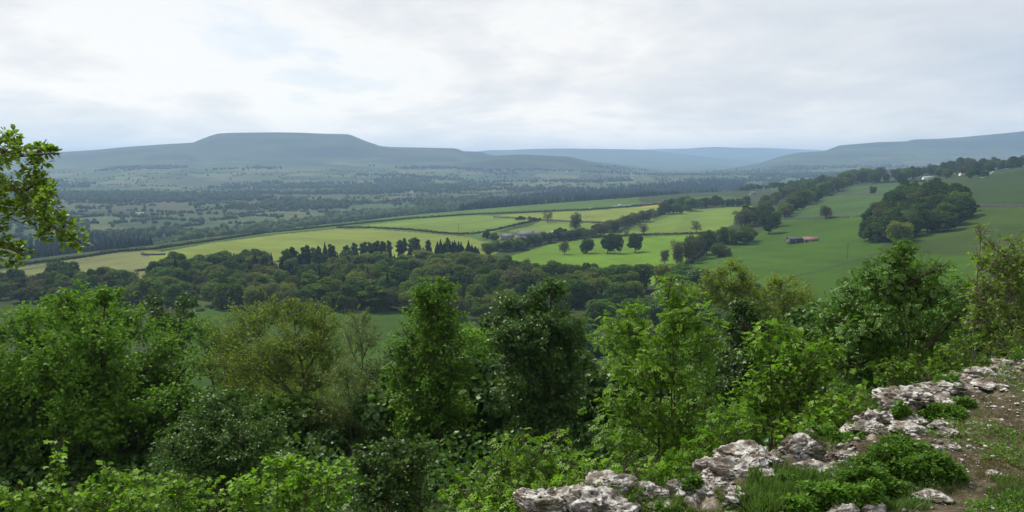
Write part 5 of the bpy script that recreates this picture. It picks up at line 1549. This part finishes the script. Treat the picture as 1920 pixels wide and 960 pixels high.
T('young_ash_tree', 'wide pale olive tree thinly leaved below the barn pasture', 'tree', 60, 1465, [(1465, 545, 44, 32), (1420, 565, 34, 34), (1505, 560, 34, 34), (1460, 590, 56, 36)], 'lf_olive', 'kite', .17, 1.6, 'bark_olive', tr=.14, twigs=3.0, up=1.6, seed=13, droop=.1)
T('broadleaf_tree', 'dense mid green tree behind the saplings on the slope', 'tree', 33, 1400, [(1400, 610, 54, 40), (1370, 650, 50, 50), (1440, 640, 50, 46), (1400, 700, 60, 50), (1350, 700, 50, 60), (1460, 700, 50, 50), (1395, 585, 40, 24)], 'lf_dark', 'kite', .17, 3.2, tr=.2, seed=14)
T('sycamore_sapling', 'group of broad leaved sycamore stems above the outcrop', 'tree', 16, 1465, [(1440, 620, 30, 22), (1425, 660, 40, 36), (1482, 625, 26, 20), (1495, 665, 50, 36), (1460, 720, 66, 46), (1550, 700, 52, 46), (1530, 760, 76, 44), (1440, 780, 60, 46), (1610, 745, 36, 24), (1560, 650, 30, 24), (1400, 740, 36, 46), (1400, 820, 46, 34), (1490, 800, 60, 24)], 'lf_ash', 'palm', .115, 2.8, tr=.06, stems=4, seed=15, sub=14, depth=.6)
T('whitebeam_tree', 'large glossy leaved tree standing over the white brink stones', 'tree', 17, 1705, [(1695, 470, 30, 18), (1668, 490, 36, 24), (1720, 500, 40, 26), (1640, 520, 36, 28), (1600, 560, 50, 40), (1690, 550, 74, 44), (1770, 545, 44, 36), (1765, 500, 18, 20), (1640, 610, 80, 50), (1740, 620, 70, 56), (1570, 600, 40, 36), (1680, 680, 76, 46), (1780, 680, 50, 40), (1540, 640, 40, 40), (1600, 680, 50, 40), (1800, 600, 34, 40)], 'lf_glossy', 'ash', .165, 3.1, tr=.13, stems=3, seed=16, sub=18, depth=.7)
T('thorn_tree', 'yellow green shrubby tree with many bare grey branches at the top of the ledge', 'tree', 12.5, 1872, [(1840, 432, 16, 13), (1852, 452, 16, 12), (1905, 452, 26, 18), (1835, 480, 26, 18), (1880, 500, 50, 36), (1930, 530, 50, 40), (1850, 540, 44, 34), (1905, 590, 54, 40), (1840, 600, 40, 36), (1880, 640, 56, 30), (1930, 640, 40, 34), (1960, 480, 50, 50)], 'lf_yellow', 'broad', .055, 1.5, 'bark_pale', tr=.05, stems=3, twigs=1.6, seed=17, sub=14, depth=.6)
T('holly_tree', 'dark dense bush behind the yellow green thorn tree', 'tree', 22, 1900, [(1900, 500, 46, 34), (1840, 560, 50, 44), (1900, 580, 60, 50), (1800, 560, 30, 36), (1860, 640, 70, 40), (1950, 560, 60, 60)], 'lf_deep', 'kite', .12, 3.0, tr=.14, seed=18)
T('hawthorn_tree', 'olive twiggy thicket tree behind the forked trunk', 'tree', 58, 500, [(440, 700, 50, 44), (500, 720, 60, 50), (470, 770, 70, 44), (550, 700, 46, 44), (570, 770, 56, 44), (620, 730, 46, 40), (520, 830, 80, 40)], 'lf_olive', 'kite', .15, 1.9, 'bark_olive', tr=.18, twigs=1.6, up=1.2, seed=30, sub=18)
T('broadleaf_tree', 'dark bush of a tree under the bare tree', 'tree', 52, 690, [(700, 710, 46, 40), (735, 670, 26, 34), (660, 770, 60, 44), (720, 790, 50, 44), (620, 810, 60, 36), (690, 830, 70, 36)], 'lf_dark', 'kite', .17, 2.4, tr=.2, twigs=1.5, seed=31, sub=18)
T('broadleaf_tree', 'green tree filling the gap east of the sycamore skirt', 'tree', 60, 420, [(395, 690, 34, 40), (405, 630, 34, 26), (375, 620, 26, 26), (430, 660, 34, 36), (430, 740, 40, 40), (460, 700, 30, 40)], 'lf_sycamore', 'kite', .19, 2.4, tr=.2, seed=32, sub=16)
# saplings right under the ledge
T('elder_bush', 'bright fresh elder sapling crowning the bottom thicket', 'bush', 10.5, 985, [(975, 818, 30, 16), (1045, 820, 22, 18), (940, 855, 44, 26), (1000, 860, 40, 26), (1060, 870, 40, 30), (980, 900, 60, 30), (1110, 895, 44, 22), (900, 905, 40, 32), (1040, 915, 50, 24), (960, 945, 60, 26), (860, 925, 40, 22)], 'lf_elder', 'ash', .145, 2.7, tr=.035, stems=5, seed=19, sub=12, depth=.7)
T('hazel_bush', 'dark rounded bush in the middle of the bottom thicket', 'bush', 14, 735, [(722, 838, 40, 22), (770, 850, 36, 26), (800, 850, 24, 22), (700, 870, 56, 34), (760, 890, 60, 40), (700, 925, 60, 40), (770, 945, 60, 30), (660, 850, 24, 20)], 'lf_dark', 'wide', .08, 3.6, tr=.06, stems=3, seed=20, sub=16)
T('sycamore_sapling', 'yellow green sapling mass between the dark bush and the bottom edge', 'bush', 12, 560, [(520, 880, 50, 24), (580, 890, 46, 24), (640, 880, 30, 22), (470, 915, 54, 30), (550, 925, 60, 34), (620, 925, 50, 34), (450, 955, 60, 24), (560, 960, 70, 24)], 'lf_ash', 'wide', .09, 3.1, tr=.045, stems=4, seed=21, sub=14)
T('sycamore_sapling', 'leafy saplings with toothed leaves below the shaded foot of the sycamore', 'bush', 12.5, 250, [(200, 885, 36, 18), (245, 905, 50, 26), (310, 895, 34, 18), (345, 915, 46, 26), (170, 930, 50, 28), (270, 945, 70, 30), (400, 925, 36, 24), (360, 955, 60, 24), (130, 950, 50, 24)], 'lf_ash', 'palm', .09, 3.0, tr=.045, stems=5, seed=22, sub=13)
T('sycamore_sapling', 'slender pointed sapling spiring up before the big sycamore', 'bush', 11, 108, [(106, 832, 11, 13), (104, 862, 17, 15), (110, 888, 22, 14), (95, 915, 32, 18), (130, 925, 26, 18), (60, 935, 40, 22), (20, 925, 34, 22), (90, 955, 60, 20)], 'lf_ash', 'palm', .085, 3.0, tr=.025, stems=1, seed=23, sub=12, depth=.6)
T('bramble_bush', 'feathery bush hugging the foot of the white wedge stone', 'bush', 8.5, 1090, [(1080, 885, 40, 22), (1140, 880, 44, 24), (1200, 880, 44, 22), (1040, 920, 40, 24), (900, 950, 50, 20), (970, 930, 40, 22)], 'lf_elder', 'ash', .115, 2.5, tr=.03, stems=5, seed=24, sub=10)
T('bramble_bush', 'green undergrowth sapling under the tall ash by the outcrop', 'bush', 10.5, 1340, [(1330, 830, 36, 26), (1290, 860, 40, 30), (1240, 880, 40, 22), (1400, 800, 36, 22), (1370, 780, 30, 30)], 'lf_sycamore', 'ash', .12, 2.6, tr=.03, stems=4, seed=25, sub=10)
T('bramble_bush', 'leafy skirt of saplings along the brink below the glossy tree', 'bush', 10, 1580, [(1500, 775, 40, 22), (1560, 760, 44, 26), (1620, 750, 34, 22), (1590, 785, 30, 14), (1460, 800, 40, 20)], 'lf_ash', 'broad', .07, 2.8, tr=.025, stems=4, seed=26, sub=10)
T('thorn_bush', 'scraggy thorn bush with yellow sprigs under the glossy tree', 'bush', 12, 1730, [(1720, 690, 50, 30), (1780, 680, 40, 30), (1670, 700, 34, 30), (1820, 650, 40, 34), (1850, 680, 30, 16)], 'lf_sycamore', 'broad', .05, 1.8, 'bark', tr=.03, stems=4, twigs=1.2, seed=27, sub=14)

# the oak bough that hangs in from beyond the left edge
def oak_bough():
    global rng
    keep = rng; rng = np.random.default_rng(77)
    Y = 7.0
    B = np.array([-6.6, 6.2, -7.0])
    w = Geo(); g = Geo()
    w.tube(np.array([B, B + [.05, 0, 3.2], B + [.12, .1, 6.4], B + [.1, .2, 9.0], B + [0, .3, 11]]), [.34, .28, .22, .15, .06], 10)
    def P(px, py, dy=0): return wpos(px, py, Y + dy)
    limbs = [
      ([B + [.1, .1, 5.2], P(-90, 330), P(0, 333), P(60, 380), P(100, 428), P(150, 452)], .040),
      ([B + [.1, .1, 5.9], P(-80, 300, .2), P(-10, 278, .2), P(30, 292, .1), P(65, 290), P(98, 288)], .034),
      ([B + [.1, .1, 4.6], P(-90, 440, -.2), P(-30, 455, -.2), P(20, 465, -.1), P(45, 480)], .034),
      ([P(25, 350), P(45, 360), P(65, 345), P(88, 335)], .016),
      ([P(0, 333), P(-10, 380, .3), P(20, 410, .3), P(60, 425, .2)], .016),
      ([P(-10, 278, .2), P(8, 262, .2), P(20, 248, .2)], .014),
    ]
    clusters = []
    for pts, r in limbs:
        pts = np.array(pts); k = len(pts); t = np.linspace(0, k - 1, k * 5)
        path = np.stack([np.interp(t, np.arange(k), pts[:, c]) for c in range(3)], 1)
        # round the corners
        for _ in range(3): path[1:-1] = (path[:-2] + 2 * path[1:-1] + path[2:]) / 4
        w.tube(path, np.linspace(r, r * .18, len(path)), 6)
    C = [(20, 255, 20, 14), (6, 285, 22, 22), (40, 283, 24, 16), (70, 285, 22, 14), (94, 290, 12, 9), (55, 305, 18, 14), (50, 322, 13, 10), (78, 300, 14, 10),
         (18, 340, 14, 8), (80, 338, 20, 13), (72, 360, 26, 18), (96, 358, 12, 14), (50, 355, 16, 14), (10, 368, 22, 20), (30, 395, 22, 16), (60, 385, 22, 18), (88, 388, 20, 14), (65, 410, 22, 12), (100, 408, 18, 12), (120, 425, 20, 14), (92, 428, 18, 12), (140, 440, 16, 10), (128, 452, 14, 8), (148, 455, 11, 8), (80, 445, 12, 8),
         (8, 455, 20, 16), (32, 468, 20, 13), (12, 480, 24, 14), (30, 490, 14, 9), (-20, 300, 22, 30), (-20, 380, 24, 34), (-20, 470, 24, 20), (-15, 420, 22, 16)]
    for px, py, rx, ry in C:
        dy = rng.uniform(-.35, .35)
        c = wpos(px, py, Y + dy); m = mpp(Y)
        k = int(3 + rx * ry * .031)
        d = rand_dirs(k, .2)
        T_ = c + d * np.array([rx * m * .8, rx * m * .9, ry * m * .8])
        w.twigs(np.repeat(c[None], k, 0), T_, .004)
        n = 7
        for q in range(k):
            ax = norm(rng.normal(size=(n, 3)) + d[q] * .9 + [0, 0, -.1])
            g.leaves(TPL['oak'], T_[q] + ax * .012, ax, norm(rng.normal(size=(n, 3)) * .45 + [0, 0, 1]), .060 * (.55 + .6 * rng.random(n)), 0)
    # the rest of the crown, outside the picture to the left and above the trunk
    for _ in range(26):
        c = B + np.array([rng.uniform(-3.0, .0), rng.uniform(-1.6, 1.6), rng.uniform(5.0, 11.5)])
        s0 = B + np.array([0, 0, c[2] - B[2] - 1.2])
        w.tube(bez(s0, (s0 + c) / 2, c, 5), [.05, .04, .03, .02, .01], 5)
        n = 130; P_ = c + rng.normal(size=(n, 3)) * [.45, .45, .3]
        ax = rand_dirs(n); g.leaves(TPL['oak'], P_, ax, norm(rng.normal(size=(n, 3)) * .4 + [0, 0, 1]), .085 * (.7 + .5 * rng.random(n)), 0)
    for G_ in (g, w): G_.v = [v - B for v in G_.v]
    e = empty('oak_tree', B)
    w.build('trunk', [M['bark']], e, smooth=True)
    c = g.build('crown', [M['lf_oak']], e)
    tag(e, 'oak with sunlit young leaves on boughs reaching out against the far hill', 'tree')
    rng = keep
oak_bough()

# rank undergrowth clothing the steep slope under the trees
def undergrowth():
    g = Geo()
    n = 190000
    y = np.exp(rng.uniform(math.log(7.0), math.log(190), n)); a = (rng.uniform(-250, 2150, n) - 960) / FPX
    x = a * y
    ye = np.interp(x, EW[:, 0], EW[:, 1])
    P_, Q_ = project(x, y, land(x, y))
    k = (y > ye + .6) & ~((Q_ < 735) & (P_ > 330) & (P_ < 900))
    x, y = x[k], y[k]; n = len(x)
    s = np.clip(y / 62, .22, 1.1)
    hump = fbm(x / (3 * 1.0) , y / 3.0, oct=3)
    z = land(x, y) + (hump * 2.4 - .4) * np.clip(y / 14, .5, 2) * rng.random(n) ** .4
    g.leaves(TPL['clump'], np.stack([x, y, z], 1), rand_dirs(n), norm(rng.normal(size=(n, 3)) * .5 + [0, 0, .9]), .34 * s * (.5 + .8 * rng.random(n)), 0)
    tag(g.build('undergrowth', [M['lf_dark']]), 'dark brambles and saplings covering the steep slope below the ledge', kind='stuff')
undergrowth()

# ------------------------------------------------------------------ the hazy air
def haze():
    x0, x1, y0, y1, z0, z1 = -62000, 62000, -600, 62500, -140, 275
    v = [(x0, y0, z0), (x1, y0, z0), (x1, y1, z0), (x0, y1, z0), (x0, y0, z1), (x1, y0, z1), (x1, y1, z1), (x0, y1, z1)]
    f = [(0, 3, 2, 1), (4, 5, 6, 7), (0, 1, 5, 4), (1, 2, 6, 5), (2, 3, 7, 6), (3, 0, 4, 7)]
    m, nt, out = new_mat('hazy_air')
    p = N(nt, 'ShaderNodeVolumePrincipled')
    p.inputs['Color'].default_value = (0.43, 0.67, 1.0, 1)
    p.inputs['Density'].default_value = HAZE_DENSITY
    p.inputs['Anisotropy'].default_value = 0.15
    nt.links.new(p.outputs[0], out.inputs['Volume'])
    o = mesh_obj('haze', np.array(v, float), np.array(f), m)
    tag(o, 'blue summer haze filling the dale', kind='stuff')
HAZE_DENSITY = 1.05e-4
haze()
